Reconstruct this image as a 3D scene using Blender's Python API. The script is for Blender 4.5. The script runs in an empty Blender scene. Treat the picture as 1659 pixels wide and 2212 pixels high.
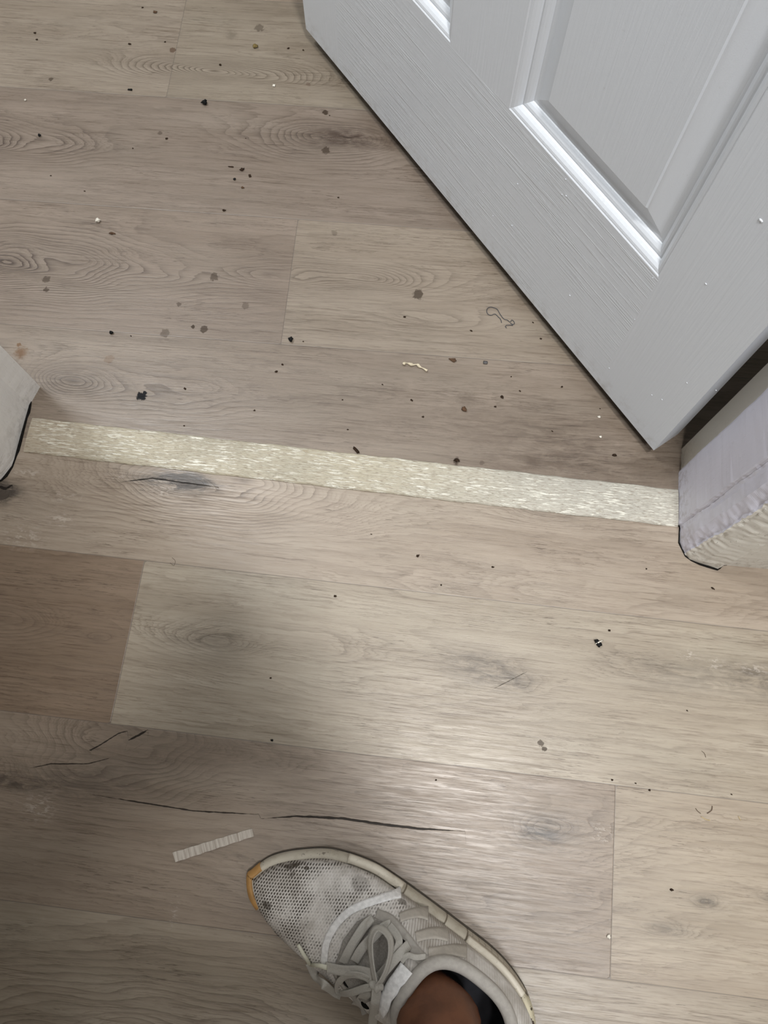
import bpy, bmesh, math, random
import numpy as np
from mathutils import Vector, Matrix
from mathutils.bvhtree import BVHTree
from mathutils import noise as mnoise
random.seed(7); rng = np.random.default_rng(11)
sc = bpy.context.scene
COL = sc.collection

# ------------------------------------------------------------------ camera
CAM_H = 0.84; FPX = 1661.0; CX, CY = 829.5, 1106.0
ROT = Matrix(((0.993368, -0.109171, 0.036087), (0.114937, 0.951473, -0.285462), (-0.003171, 0.287717, 0.95771)))
cd = bpy.data.cameras.new('camera'); cam = bpy.data.objects.new('camera', cd); COL.objects.link(cam)
cd.sensor_fit = 'HORIZONTAL'; cd.sensor_width = 36.0; cd.lens = 36.0*FPX/1659.0
cd.clip_start = 0.01; cd.clip_end = 50
cam.matrix_world = Matrix.Translation((0, 0, CAM_H)) @ ROT.to_4x4()
sc.camera = cam

# ------------------------------------------------------------------ world, lamps, exposure
wd = bpy.data.worlds.new('world'); sc.world = wd; wd.use_nodes = True
wd.node_tree.nodes['Background'].inputs[0].default_value = (0.8, 0.85, 0.9, 1)
wd.node_tree.nodes['Background'].inputs[1].default_value = 0.12
sc.view_settings.view_transform = 'Standard'; sc.view_settings.look = 'None'
sc.view_settings.gamma = 1; sc.view_settings.exposure = 0.0
try: sc.view_settings.use_curve_mapping = False
except Exception: pass
def area(name, loc, size, power, col, tgt=None):
    l = bpy.data.lights.new(name, 'AREA'); l.shape = 'DISK'; l.size = size; l.energy = power; l.color = col
    o = bpy.data.objects.new(name, l); COL.objects.link(o); o.location = loc
    return o
area('near_room_lamp_light', (0.28, -0.23, 2.35), 0.24, 34, (1.0, 0.975, 0.94))
area('far_room_lamp_light', (-1.05, 0.72, 2.35), 0.30, 26, (0.94, 0.975, 1.0))
area('added_fill_light', (0.60, -1.15, 2.35), 0.34, 27, (0.96, 0.98, 1.0))  # added fill light, placed so the person's body shades the lower-left floor

# ------------------------------------------------------------------ helpers
def W(px, py, z=0.0):
    """point of the plane at height z on the line of sight measured at that spot of the photograph"""
    d = ROT @ Vector(((px-CX)/FPX, -(py-CY)/FPX, -1.0)); t = (z-CAM_H)/d.z
    return Vector((d.x*t, d.y*t, z))
def raydir(px, py):
    return (ROT @ Vector(((px-CX)/FPX, -(py-CY)/FPX, -1.0))).normalized()
def srgb(r, g, b):
    f = lambda c: ((c/255+0.055)/1.055)**2.4 if c/255 > 0.04045 else c/255/12.92
    return (f(r), f(g), f(b), 1)
def link(name, me, mat, parent=None, smooth=False, **props):
    o = bpy.data.objects.new(name, me); COL.objects.link(o)
    if mat is not None:
        for m in (mat if isinstance(mat, (list, tuple)) else [mat]): me.materials.append(m)
    if parent is not None: o.parent = parent
    if smooth:
        for p in me.polygons: p.use_smooth = True
    for k, v in props.items(): o[k] = v
    return o
def mesh(name, verts, faces, mat, parent=None, smooth=False, fix=True, **props):
    me = bpy.data.meshes.new(name); me.from_pydata([tuple(v) for v in verts], [], faces); me.update()
    if fix:
        bm = bmesh.new(); bm.from_mesh(me); bmesh.ops.recalc_face_normals(bm, faces=bm.faces); bm.to_mesh(me); bm.free()
    return link(name, me, mat, parent, smooth, **props)
def box(name, a, b, mat, parent=None, bevel=0, **props):
    bm = bmesh.new(); bmesh.ops.create_cube(bm, size=1)
    for v in bm.verts:
        v.co = Vector([(a[i]+b[i])/2 + v.co[i]*(b[i]-a[i]) for i in range(3)])
    if bevel: bmesh.ops.bevel(bm, geom=bm.edges[:], offset=bevel, segments=2, affect='EDGES')
    me = bpy.data.meshes.new(name); bm.to_mesh(me); bm.free()
    return link(name, me, mat, parent, **props)
def prism(name, poly, z0, z1, mat, parent=None, **props):
    n = len(poly)
    vs = [(x, y, z0) for x, y in poly] + [(x, y, z1) for x, y in poly]
    fs = [tuple(range(n)), tuple(range(n, 2*n))] + [(i, (i+1) % n, n+(i+1) % n, n+i) for i in range(n)]
    return mesh(name, vs, fs, mat, parent, **props)
def tube(pts, rad, seg=8, close=False, cap=True):
    P = [Vector(p) for p in pts]; n = len(P); vs = []; fs = []
    R = rad if isinstance(rad, (list, tuple)) else [rad]*n
    prev = None
    for i in range(n):
        if close: t = P[(i+1) % n]-P[i-1]
        else: t = P[min(i+1, n-1)]-P[max(i-1, 0)]
        t.normalize()
        up = prev if prev is not None else (Vector((0, 0, 1)) if abs(t.z) < .9 else Vector((1, 0, 0)))
        s = t.cross(up).normalized(); up = s.cross(t).normalized(); prev = up
        for k in range(seg):
            a = 2*math.pi*k/seg
            vs.append(P[i] + (s*math.cos(a)+up*math.sin(a))*R[i])
    m = n if close else n-1
    for i in range(m):
        for k in range(seg):
            j = (i+1) % n
            fs.append((i*seg+k, i*seg+(k+1) % seg, j*seg+(k+1) % seg, j*seg+k))
    if cap and not close:
        fs.append(tuple(range(seg))); fs.append(tuple(range((n-1)*seg, n*seg)))
    return vs, fs
def spline(pts, n, close=False):
    """Catmull-Rom through the points"""
    P = [Vector(p) for p in pts]; m = len(P); out = []
    segs = m if close else m-1
    for i in range(segs):
        p0 = P[(i-1) % m] if (close or i > 0) else P[0]; p1 = P[i]; p2 = P[(i+1) % m]
        p3 = P[(i+2) % m] if (close or i+2 < m) else P[-1]
        for k in range(n):
            t = k/n
            out.append(0.5*((2*p1)+(p2-p0)*t+(2*p0-5*p1+4*p2-p3)*t*t+(3*p1-p0-3*p2+p3)*t**3))
    if not close: out.append(P[-1].copy())
    return out

# ------------------------------------------------------------------ node helpers
class NT:
    def __init__(s, name):
        s.m = bpy.data.materials.new(name); s.m.use_nodes = True; s.t = s.m.node_tree
        s.b = s.t.nodes['Principled BSDF']; s.L = s.t.links
    def n(s, typ, **kw):
        nd = s.t.nodes.new(typ)
        for k, v in kw.items(): setattr(nd, k, v)
        return nd
    def put(s, sock, v):
        if isinstance(v, bpy.types.NodeSocket): s.L.new(v, sock)
        elif v is not None: sock.default_value = v
    def math(s, op, a, b=None, c=None, clamp=False):
        nd = s.n('ShaderNodeMath', operation=op, use_clamp=clamp)
        s.put(nd.inputs[0], a); s.put(nd.inputs[1], b)
        if c is not None: s.put(nd.inputs[2], c)
        return nd.outputs[0]
    def vmath(s, op, a, b=None):
        nd = s.n('ShaderNodeVectorMath', operation=op); s.put(nd.inputs[0], a)
        if b is not None: s.put(nd.inputs[1], b)
        return nd
    def attr(s, name, vec=False):
        nd = s.n('ShaderNodeAttribute'); nd.attribute_name = name
        return nd.outputs['Vector' if vec else 'Fac']
    def acol(s, name):
        nd = s.n('ShaderNodeAttribute'); nd.attribute_name = name; return nd.outputs['Color']
    def noise(s, vec, scale=1.0, detail=2.0, rough=0.5, dist=0.0):
        nd = s.n('ShaderNodeTexNoise'); s.put(nd.inputs['Vector'], vec)
        nd.inputs['Scale'].default_value = scale; nd.inputs['Detail'].default_value = detail
        nd.inputs['Roughness'].default_value = rough; nd.inputs['Distortion'].default_value = dist
        return nd.outputs['Fac']
    def map(s, vec, scale=(1, 1, 1), loc=(0, 0, 0), rot=(0, 0, 0)):
        nd = s.n('ShaderNodeMapping'); s.put(nd.inputs['Vector'], vec)
        nd.inputs['Scale'].default_value = scale; nd.inputs['Location'].default_value = loc; nd.inputs['Rotation'].default_value = rot
        return nd.outputs[0]
    def ramp(s, fac, a, b, lo=0.0, hi=1.0, interp='SMOOTHSTEP'):
        nd = s.n('ShaderNodeMapRange', interpolation_type=interp); s.put(nd.inputs[0], fac)
        nd.inputs[1].default_value = a; nd.inputs[2].default_value = b; nd.inputs[3].default_value = lo; nd.inputs[4].default_value = hi
        return nd.outputs[0]
    def mix(s, fac, a, b, mode='MIX'):
        nd = s.n('ShaderNodeMix', data_type='RGBA', blend_type=mode); s.put(nd.inputs[0], fac)
        s.put(nd.inputs[6], a); s.put(nd.inputs[7], b)
        return nd.outputs[2]
    def bump(s, h, strength=0.3, dist=0.001, normal=None):
        nd = s.n('ShaderNodeBump'); s.put(nd.inputs['Height'], h)
        nd.inputs['Strength'].default_value = strength; nd.inputs['Distance'].default_value = dist
        if normal is not None: s.L.new(normal, nd.inputs['Normal'])
        return nd.outputs[0]
    def obj(s): return s.n('ShaderNodeTexCoord').outputs['Object']
    def sep(s, v):
        nd = s.n('ShaderNodeSeparateXYZ'); s.put(nd.inputs[0], v); return nd.outputs
    def done(s, col=None, rough=None, normal=None, spec=None):
        s.put(s.b.inputs['Base Color'], col); s.put(s.b.inputs['Roughness'], rough)
        if normal is not None: s.L.new(normal, s.b.inputs['Normal'])
        if spec is not None: s.b.inputs['Specular IOR Level'].default_value = spec
        return s.m
def plain(name, col, rough=0.6, nscale=40, namp=0.12, bump=0.1, bd=0.001, spec=0.5):
    m = NT(name); o = m.obj(); n = m.noise(o, nscale, 4)
    f = m.ramp(n, 0.3, 0.7, 0, 1)
    dark = tuple(c*(1-namp) for c in col[:3])+(1,)
    return m.done(m.mix(f, dark, col), rough, m.bump(n, bump, bd), spec)

# ------------------------------------------------------------------ FLOOR (vinyl planks in two rooms)
PW = 0.1778
far_ang = math.radians(1.85); FO = Vector((-0.3, 0.4446, 0))   # a seam point of the far room
def far2w(a, b): return (FO.x + a*math.cos(far_ang)-b*math.sin(far_ang), FO.y + a*math.sin(far_ang)+b*math.cos(far_ang))
def w2far(x, y):
    dx, dy = x-FO.x, y-FO.y
    return dx*math.cos(far_ang)+dy*math.sin(far_ang), -dx*math.sin(far_ang)+dy*math.cos(far_ang)
# figure in the printed wood: px, py, rx(mm), ry(mm), rings, darkness, visibility of its rings
FEAT_FAR = [(-40, 560, 60, 30, 2.0, .30, 1.1), (70, 568, 140, 46, 13.0, .06, 1.15), (400, 600, 110, 42, 3.0, .0, .6), (-25, 302, 60, 30, 8.5, .16, 1.1),
    (120, 315, 60, 28, 4.0, .0, .8), (752, 298, 60, 17, 5.0, .50, .9), (680, 308, 100, 38, 6.0, .14, .8), (330, 330, 90, 20, 1.5, .06, .3),
    (420, 152, 90, 20, 9.0, .03, .9), (560, 160, 90, 20, 6.0, .0, .7), (90, 70, 200, 30, 2.5, .0, .3), (620, 180, 60, 10, 2.0, .0, .4),
    (640, 600, 90, 24, 6.0, .0, .7), (800, 600, 90, 20, 6.0, .0, .6), (930, 690, 80, 18, 2, .0, .4),
    (150, 826, 42, 24, 7.5, .26, .9), (320, 850, 120, 40, 4.0, .10, .6), (700, 860, 200, 30, 2.0, .08, .2), (1150, 930, 150, 40, 1.2, .20, .15),
    (1250, 1010, 120, 28, .6, .26, .1)]
FEAT_NEAR = [(395, 1040, 32, 12, 2.0, 1.2, .3), (330, 1035, 40, 6, .8, .25, .2), (455, 1050, 135, 44, 11.0, .0, .75), (-12, 1062, 26, 14, 2.5, 1.25, .4),
    (100, 1090, 60, 30, 1.5, .10, .2), (1190, 1110, 50, 12, 1.6, .15, .3), (440, 1385, 52, 20, 3.0, .16, .5), (640, 1395, 150, 30, 4.0, .05, .35),
    (1040, 1440, 42, 18, 1.5, .38, .2), (1110, 1475, 30, 12, 1.6, .30, .4), (1440, 1455, 70, 22, 1.2, .22, .2), (1660, 1470, 60, 20, 1.5, .35, .2),
    (1165, 1795, 26, 14, 3.5, .60, .6), (1250, 1780, 70, 36, 2.5, .12, .4), (262, 1592, 95, 64, 8.0, .10, .6), (150, 1680, 90, 22, 3.0, .25, .3),
    (20, 1690, 60, 8, 1.0, .40, .2), (600, 1650, 160, 30, 2.5, .10, .2), (-20, 1340, 70, 22, 5.5, .12, .5), (215, 1378, 16, 6, 1.6, .12, .5),
    (700, 1900, 150, 50, 1.6, .04, .2), (1100, 1960, 150, 50, 3.0, .08, .4), (1525, 1948, 13, 6, 1.5, .50, .6), (1440, 2010, 24, 7, 1.0, .25, .3),
    (1680, 1940, 16, 5, 1.0, .5, .3), (290, 2440, 230, 120, -9.0, .10, .7), (60, 2030, 150, 30, 1.5, .08, .2), (1000, 1290, 160, 20, 1.5, .0, .2),
    (1350, 1300, 160, 26, 2.5, .0, .3), (800, 1500, 150, 22, 2.0, .06, .25)]
CRACKS = [([(195, 1716), (300, 1733), (420, 1752), (550, 1759), (600, 1757)], .9), ([(560, 1769), (640, 1763), (740, 1768), (820, 1780), (905, 1790), (1010, 1796)], 1.6),
    ([(160, 1640), (215, 1610), (258, 1583), (282, 1578)], 1.0), ([(275, 1600), (300, 1588), (322, 1575)], 1.8), ([(255, 1042), (330, 1033), (400, 1043), (475, 1053)], 1.0),
    ([(60, 1660), (110, 1650), (190, 1650), (240, 1637)], .8), ([(1062, 1490), (1105, 1468), (1140, 1450)], .3), ([(-5, 1050), (12, 1056), (30, 1046)], 2.4)]
LIGHTS = [(130, 1120, 14, 9), (50, 1160, 22, 12), (140, 1073, 20, 5), (60, 1022, 20, 4), (1545, 1434, 9, 6), (1630, 1446, 16, 5), (1490, 1415, 9, 5),
    (1292, 1797, 5, 8), (1311, 1800, 5, 8), (375, 1970, 3, 12), (370, 1990, 6, 2), (250, 1030, 10, 4), (85, 1745, 16, 12), (355, 1060, 16, 8)]

def plank_grid(x0, x1, y0, y1, far):
    """fine grid where the photo looks, coarse beyond"""
    vx0, vx1 = (-0.72, 0.52); vy0, vy1 = (-0.34, 1.12)
    if far: vx0, vx1, vy0, vy1 = -0.5, 0.95, -0.2, 0.66
    def axis(a, b, lo, hi, step):
        s = [a, b]
        l, h = max(a, lo), min(b, hi)
        if h > l: s += list(np.linspace(l, h, max(2, int((h-l)/step)+1)))
        if lo > a: s += list(np.arange(a, min(lo, b), 0.12))
        if hi < b: s += list(np.arange(max(hi, a), b, 0.12))
        s = np.unique(np.round(np.array(s), 5)); keep = [s[0]]
        for v in s[1:]:
            if v-keep[-1] > 4e-4: keep.append(v)
        keep[-1] = b
        return np.array(keep)
    return axis(x0, x1, vx0, vx1, 0.003), axis(y0, y1, vy0, vy1, 0.0022)

PLANKS = []   # x0, x1, y0, y1, far, tint
n1, n2, n3 = 0.1633, -0.0141, -0.1920
T = {'a': (186, 172, 156), 'b': (180, 166, 152), 'brown': (166, 143, 124), 'c': (182, 173, 158), 'd': (172, 155, 141), 'e': (194, 183, 168), 'f': (183, 168, 154)}
PLANKS += [(-1.25, 3.0, n1, 0.293, 0, (188, 174, 160)), (-3.0, -1.25, n1, .293, 0, T['b'])]
PLANKS += [(-1.51, -0.2917, n2, n1, 0, (156, 136, 118)), (-0.2917, 0.93, n2, n1, 0, (190, 179, 164)), (.93, 3.0, n2, n1, 0, T['b']), (-3.0, -1.51, n2, n1, 0, T['a'])]
PLANKS += [(-0.98, 0.239, n3, n2, 0, (172, 157, 143)), (0.239, 1.46, n3, n2, 0, (191, 178, 162)), (-3.0, -.98, n3, n2, 0, T['c']), (1.46, 3.0, n3, n2, 0, T['b'])]
PLANKS += [(-0.80, 0.42, n3-PW, n3, 0, (180, 168, 153)), (.42, 1.64, n3-PW, n3, 0, T['a']), (-3, -.80, n3-PW, n3, 0, T['b']), (1.64, 3, n3-PW, n3, 0, T['c'])]
for k in range(1, 14):
    j = -0.9+0.41*((k*37) % 7)
    y1 = n3-PW*k; PLANKS += [(-3, j, y1-PW, y1, 0, T['abcde'[k % 5]]), (j, 3, y1-PW, y1, 0, T['cdeab'[k % 5]])]
FS = 0.1805
def frow(k): return (FS*k, FS*(k+1))
fx = lambda px, py: w2far(*W(px, py).xy)[0]
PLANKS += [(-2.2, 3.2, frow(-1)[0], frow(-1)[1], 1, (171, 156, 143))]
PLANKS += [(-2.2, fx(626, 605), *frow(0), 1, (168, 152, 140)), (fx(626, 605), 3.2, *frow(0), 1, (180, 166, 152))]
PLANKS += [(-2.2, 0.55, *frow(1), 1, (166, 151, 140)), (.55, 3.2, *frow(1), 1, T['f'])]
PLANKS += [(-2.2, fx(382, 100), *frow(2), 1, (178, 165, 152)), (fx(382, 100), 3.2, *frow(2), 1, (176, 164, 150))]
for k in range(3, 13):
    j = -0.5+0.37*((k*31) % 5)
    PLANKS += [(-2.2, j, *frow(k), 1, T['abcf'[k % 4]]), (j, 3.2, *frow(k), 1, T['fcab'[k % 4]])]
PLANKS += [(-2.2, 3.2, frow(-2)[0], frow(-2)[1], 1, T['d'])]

def feats(F, far):
    out = []
    for px, py, rx, ry, amp, dk, vis in F:
        p = W(px, py); a, b = (w2far(p.x, p.y) if far else (p.x, p.y))
        out.append((a, b, rx/1000, ry/1000, amp, dk, vis))
    return out
FF = {0: feats(FEAT_NEAR, 0), 1: feats(FEAT_FAR, 1)}
CR = [([W(*q).xy for q in pts], w) for pts, w in CRACKS]
LT = [(W(px, py).xy, rx/1000, ry/1000) for px, py, rx, ry in LIGHTS]
V = []; F = []; A = {k: [] for k in ('ring', 'vis', 'dark', 'edge', 'crk', 'crw', 'scuff')}; GP = []; TC = []
base = 0
for pi, (x0, x1, y0, y1, far, tint) in enumerate(PLANKS):
    gx, gy = plank_grid(x0, x1, y0, y1, far); nx, ny = len(gx), len(gy)
    X, Y = np.meshgrid(gx, gy, indexing='ij'); X = X.ravel(); Y = Y.ravel()
    seed = rng.uniform(0, 50, 3)
    ring = Y/0.017 + seed[0]; vis = np.full_like(X, .22); dark = np.zeros_like(X)
    for (cx, cy, rx, ry, amp, dk, vs_) in FF[far]:
        if cy < y0-.004 or cy > y1+.004: continue           # a feature stays inside its own plank
        dx = (X-cx)/rx; dy = (Y-cy)/ry
        r2 = dx*dx+dy*dy; g = np.exp(-r2)
        ring += amp*1.25*g*(1+.06*np.sin(X*60+seed[1])+.05*np.sin(Y*190+X*35)); vis = np.maximum(vis, vs_*np.exp(-r2/2.2)); dark += dk*np.exp(-r2*1.1)
    sc_ = np.zeros_like(X)
    edge = np.minimum(np.minimum(X-x0, x1-X), np.minimum(Y-y0, y1-Y))
    if far: wx = FO.x+X*math.cos(far_ang)-Y*math.sin(far_ang); wy = FO.y+X*math.sin(far_ang)+Y*math.cos(far_ang)
    else: wx, wy = X.copy(), Y.copy()
    for c, rx, ry in LT: sc_ = np.maximum(sc_, np.exp(-((wx-c.x)/rx)**2-((wy-c.y)/ry)**2))
    crk = np.full_like(X, 9.0); crw = np.zeros_like(X)
    if not far:
        for pts, w in CR:
            px_ = np.array([p.x for p in pts]); py_ = np.array([p.y for p in pts])
            yc = np.interp(wx, px_, py_); s = (wx-px_[0])/(px_[-1]-px_[0])
            half = w*.75*np.clip(np.minimum(s, 1-s)*4, 0, 1)
            near = (s > -.0) & (s < 1.0) & (np.abs(wy-yc) < .012)
            crk = np.where(near, (wy-yc)*1000, crk); crw = np.where(near, half, crw)
    if far: wy = np.maximum(wy, 0.293+0*wx)
    V.append(np.stack([wx, wy, np.zeros_like(wx)], 1))
    for k, v in (('ring', ring), ('vis', vis), ('dark', dark), ('edge', edge*1000), ('crk', crk), ('crw', crw), ('scuff', sc_)): A[k].append(v)
    GP.append(np.stack([X+seed[1], Y+seed[2], np.full_like(X, seed[0])], 1))
    TC.append(np.tile(np.array(srgb(*[c*k for c, k in zip(tint, (.775, .77, .75) if far else (.845, .84, .822))])), (len(X), 1)))  # far room's dimmer light put into the plank colour as a darker tint
    I = (np.arange(nx-1)[:, None]*ny+np.arange(ny-1)[None, :]).ravel()+base
    F.append(np.stack([I, I+ny, I+ny+1, I+1], 1)); base += nx*ny
V = np.concatenate(V); F = np.concatenate(F)
keep = np.ptp(V[:, 1][F], axis=1) > 1e-6
F = F[keep]
me = bpy.data.meshes.new('floor')
me.vertices.add(len(V)); me.vertices.foreach_set('co', V.ravel().astype(np.float32))
me.loops.add(F.size); me.loops.foreach_set('vertex_index', F.ravel().astype(np.int32))
me.polygons.add(len(F)); me.polygons.foreach_set('loop_start', (np.arange(len(F))*4).astype(np.int32))
me.polygons.foreach_set('loop_total', np.full(len(F), 4, np.int32)); me.update(calc_edges=True)
for k, v in A.items():
    at = me.attributes.new(k, 'FLOAT', 'POINT'); at.data.foreach_set('value', np.concatenate(v).astype(np.float32))
at = me.attributes.new('gp', 'FLOAT_VECTOR', 'POINT'); at.data.foreach_set('vector', np.concatenate(GP).ravel().astype(np.float32))
at = me.attributes.new('tint', 'FLOAT_COLOR', 'POINT'); at.data.foreach_set('color', np.concatenate(TC).ravel().astype(np.float32))

# stains printed or trodden into the vinyl: px, py, radius mm, strength, colour key
STAINS = [(110, 171, 3.2, .55, 0), (666, 182, 3.4, .35, 1), (704, 325, 5.6, .62, 0), (903, 636, 7.2, .60, 0), (386, 657, 3.0, .45, 0), (357, 720, 6.0, .40, 0),
    (722, 503, 4.5, .25, 0), (45, 762, 8.5, .50, 2), (40, 745, 3.0, .5, 2), (235, 775, 6.0, .22, 2), (986, 996, 4.5, .6, 0), (1150, 1000, 9.0, .28, 0), (346, 287, 3.0, .4, 0),
    (306, 856, 6.0, .97, 3), (312, 849, 3.0, .97, 3), (703, 243, 4.3, .75, 0), (372, 108, 5.0, .60, 1), (462, 598, 6.0, .5, 0), (100, 603, 5.0, .5, 0),
    (1041, 1000, 3.0, .3, 0), (440, 712, 5.0, .6, 0), (417, 706, 2.5, .7, 0), (100, 625, 3.5, .6, 0), (560, 101, 3.0, .0, 0), (1340, 1060, 22, .22, 0), (1410, 1010, 28, .30, 0),
    (1010, 862, 12, .25, 0), (500, 76, 9, .35, 0), (560, 60, 7, .4, 0), (62, 155, 8, .12, 1), (1168, 1606, 3.4, .55, 0), (1176, 1617, 2.6, .6, 0), (1195, 935, 14, .1, 0), (530, 660, 5, .35, 0)]
m = NT('vinyl plank floor'); gp = m.attr('gp', True); oc = m.obj()
ringd = m.math('ADD', m.attr('ring'), m.math('MULTIPLY', m.math('SUBTRACT', m.noise(m.map(gp, (14, 60, 1)), 1, 3, .6), .5), 1.5))
fr = m.math('FRACT', ringd)
saw = m.math('POWER', fr, 3.0); sawd = m.ramp(fr, .93, 1.0, 1, 0)
line = m.math('MULTIPLY', saw, sawd)
vis = m.math('MULTIPLY', m.attr('vis'), m.ramp(m.noise(m.map(gp, (9, 30, 1)), 1, 3), .3, .62, .35, 1.15))
rings = m.math('MULTIPLY', line, vis)
fr2 = m.math('FRACT', m.math('ADD', m.math('MULTIPLY', m.attr('ring'), 3.0), m.math('MULTIPLY', m.noise(m.map(gp, (26, 180, 1)), 1, 4, .65), 3.2)))
line2 = m.math('MULTIPLY', m.math('MULTIPLY', m.math('POWER', fr2, 4.0), m.ramp(fr2, .92, 1.0, 1, 0)), m.ramp(m.noise(m.map(gp, (11, 40, 1), (5, 5, 0)), 1, 4, .6), .40, .66, 0, 1))
dash = m.math('MULTIPLY', m.ramp(m.noise(m.map(gp, (58, 880, 1), (7, 0, 0)), 1, 3, .6), .585, .64, 0, 1), m.ramp(m.noise(m.map(gp, (10, 30, 1), (0, 8, 0)), 1, 4, .65), .46, .68, 0, 1))
fib = m.noise(m.map(gp, (16, 420, 1)), 1, 5, .65); fibd = m.ramp(fib, .50, .70, 0, 1)
fib2 = m.noise(m.map(gp, (45, 1100, 1)), 1, 3, .6); fib2d = m.ramp(fib2, .52, .72, 0, 1)
fibl = m.ramp(fib, .50, .30, 0, 1)
band = m.ramp(m.noise(m.map(gp, (4, 34, 1)), 1, 4, .6), .32, .68, 0, 1)
patch = m.noise(m.map(gp, (7, 16, 1)), 1, 3, .55)
thr = m.noise(m.map(gp, (6, 22, 1), (3, 3, 3)), 1, 3); thrm = m.ramp(thr, .42, .68, 0, 1)
col = m.acol('tint')
col = m.mix(m.math('MULTIPLY', band, .58), col, m.mix(1.0, col, (.70, .66, .62, 1), 'MULTIPLY'))
col = m.mix(m.ramp(patch, .45, .75, 0, .35), col, m.mix(1.0, col, (.98, 1.03, 1.04, 1), 'MULTIPLY'))
col = m.mix(m.math('MULTIPLY', fibd, m.math('MULTIPLY_ADD', thrm, .60, .36)), col, m.mix(1.0, col, (.56, .50, .45, 1), 'MULTIPLY'))
col = m.mix(m.math('MULTIPLY', fib2d, m.math('MULTIPLY_ADD', thrm, .60, .22)), col, m.mix(1.0, col, (.50, .44, .39, 1), 'MULTIPLY'))
col = m.mix(m.math('MULTIPLY', fibl, .5), col, m.mix(1.0, col, (1.16, 1.16, 1.17, 1), 'MULTIPLY'))
col = m.mix(m.math('MULTIPLY', rings, 1.25, clamp=True), col, m.mix(1.0, col, (.33, .275, .24, 1), 'MULTIPLY'))
col = m.mix(m.math('MULTIPLY', line2, .75, clamp=True), col, m.mix(1.0, col, (.45, .40, .36, 1), 'MULTIPLY'))
col = m.mix(m.math('MULTIPLY', dash, .8), col, m.mix(1.0, col, (.34, .29, .25, 1), 'MULTIPLY'))
dk = m.math('MULTIPLY', m.math('MULTIPLY', m.attr('dark'), 1.45), m.ramp(m.noise(m.map(gp, (34, 110, 1)), 1, 6, .75, .6), .32, .62, .15, 1.25), clamp=True)
farm = m.math('GREATER_THAN', m.sep(oc)[1], .3)
col = m.mix(dk, col, m.mix(1.0, col, m.mix(farm, (.20, .19, .19, 1), (.27, .20, .155, 1)), 'MULTIPLY'))
scm = m.math('MULTIPLY', m.attr('scuff'), m.ramp(m.noise(m.map(gp, (150, 330, 1), rot=(0, 0, .5)), 1, 3, .6), .50, .60, 0, 1))
col = m.mix(m.math('MULTIPLY', scm, .30), col, (.66, .60, .54, 1))
cn = m.math('ADD', m.math('SUBTRACT', m.math('ABSOLUTE', m.attr('crk')), m.attr('crw')), m.math('MULTIPLY', m.math('SUBTRACT', m.noise(m.map(gp, (120, 400, 1)), 1, 3), .5), 1.6))
cm = m.math('MULTIPLY', m.ramp(cn, .3, -.3, 0, 1), m.math('GREATER_THAN', m.attr('crw'), .02))
col = m.mix(m.math('MULTIPLY', cm, .92), col, (.014, .012, .011, 1))
sn = m.math('MULTIPLY', m.math('SUBTRACT', m.noise(oc, 230, 5, .65), .5), .0095)
matt = cm
SC = {0: (.055, .040, .029, 1), 1: (.095, .060, .040, 1), 2: (.13, .062, .022, 1), 3: (.006, .006, .007, 1)}
for key in SC:
    acc = None
    for px, py, r, s, k in STAINS:
        if k != key or s == 0: continue
        p = W(px, py); d = m.n('ShaderNodeVectorMath', operation='DISTANCE'); m.L.new(oc, d.inputs[0]); d.inputs[1].default_value = (p.x, p.y, 0)
        dd = m.math('ADD', d.outputs['Value'], m.math('MULTIPLY', sn, min(2.5, .35+r/6)))
        soft = .25 if r < 8 else .8
        v = m.ramp(dd, r/1000*(1+soft*.5), r/1000*(1-soft), 0, min(1, s*1.4 if r < 9 else s))
        acc = v if acc is None else m.math('MAXIMUM', acc, v)
    col = m.mix(acc, col, SC[key]); matt = acc if matt is None else m.math('MAXIMUM', matt, acc)
em = m.ramp(m.attr('edge'), .15, .75, 1, 0)
col = m.mix(m.math('MULTIPLY', em, .55), col, (.10, .085, .075, 1))
h = m.math('ADD', m.math('MULTIPLY', m.math('ADD', fibd, fib2d), -.35), m.math('ADD', m.math('MULTIPLY', rings, -.8), m.math('ADD', m.math('MULTIPLY', scm, 1.2), m.math('MULTIPLY', cm, -2.0))))
h = m.math('SUBTRACT', h, m.math('MULTIPLY', em, 1.5))
rg = m.ramp(m.noise(m.map(gp, (20, 300, 1)), 1, 3), .3, .7, .33, .45)
m.L.new(m.math('MULTIPLY_ADD', matt, -.5, .6), m.b.inputs['Specular IOR Level'])
floor_mat = m.done(col, rg, m.bump(h, .26, .0006))
floor = link('floor', me, floor_mat, kind='structure')

# ------------------------------------------------------------------ room shell
def wall_mat(name, c): return plain(name, c, .75, 120, .03, .15, .0006)
white_wall = wall_mat('matt wall paint', srgb(214, 212, 208))
ceil_mat = wall_mat('ceiling paint', srgb(228, 227, 224))
ZT = 2.42
box('wall_doorway_right', (.40, .245, 0), (3.0, .366, ZT), white_wall, kind='structure')
box('wall_doorway_left', (-3.0, .245, 0), (-.56, .362, ZT), white_wall, kind='structure')
box('wall_doorway_header', (-.56, .245, 2.10), (.40, .366, ZT), white_wall, kind='structure')
box('wall_near', (-3.0, -2.70, 0), (3.0, -2.60, ZT), white_wall, kind='structure')
box('wall_left', (-3.1, -2.6, 0), (-3.0, 1.22, ZT), white_wall, kind='structure')
box('wall_right', (3.0, -2.6, 0), (3.1, .245, ZT), white_wall, kind='structure')
box('wall_behind_door', (.47, .366, 0), (.57, 1.12, ZT), white_wall, kind='structure')  # unseen wall, set close in to keep the gap behind the door dark
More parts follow.
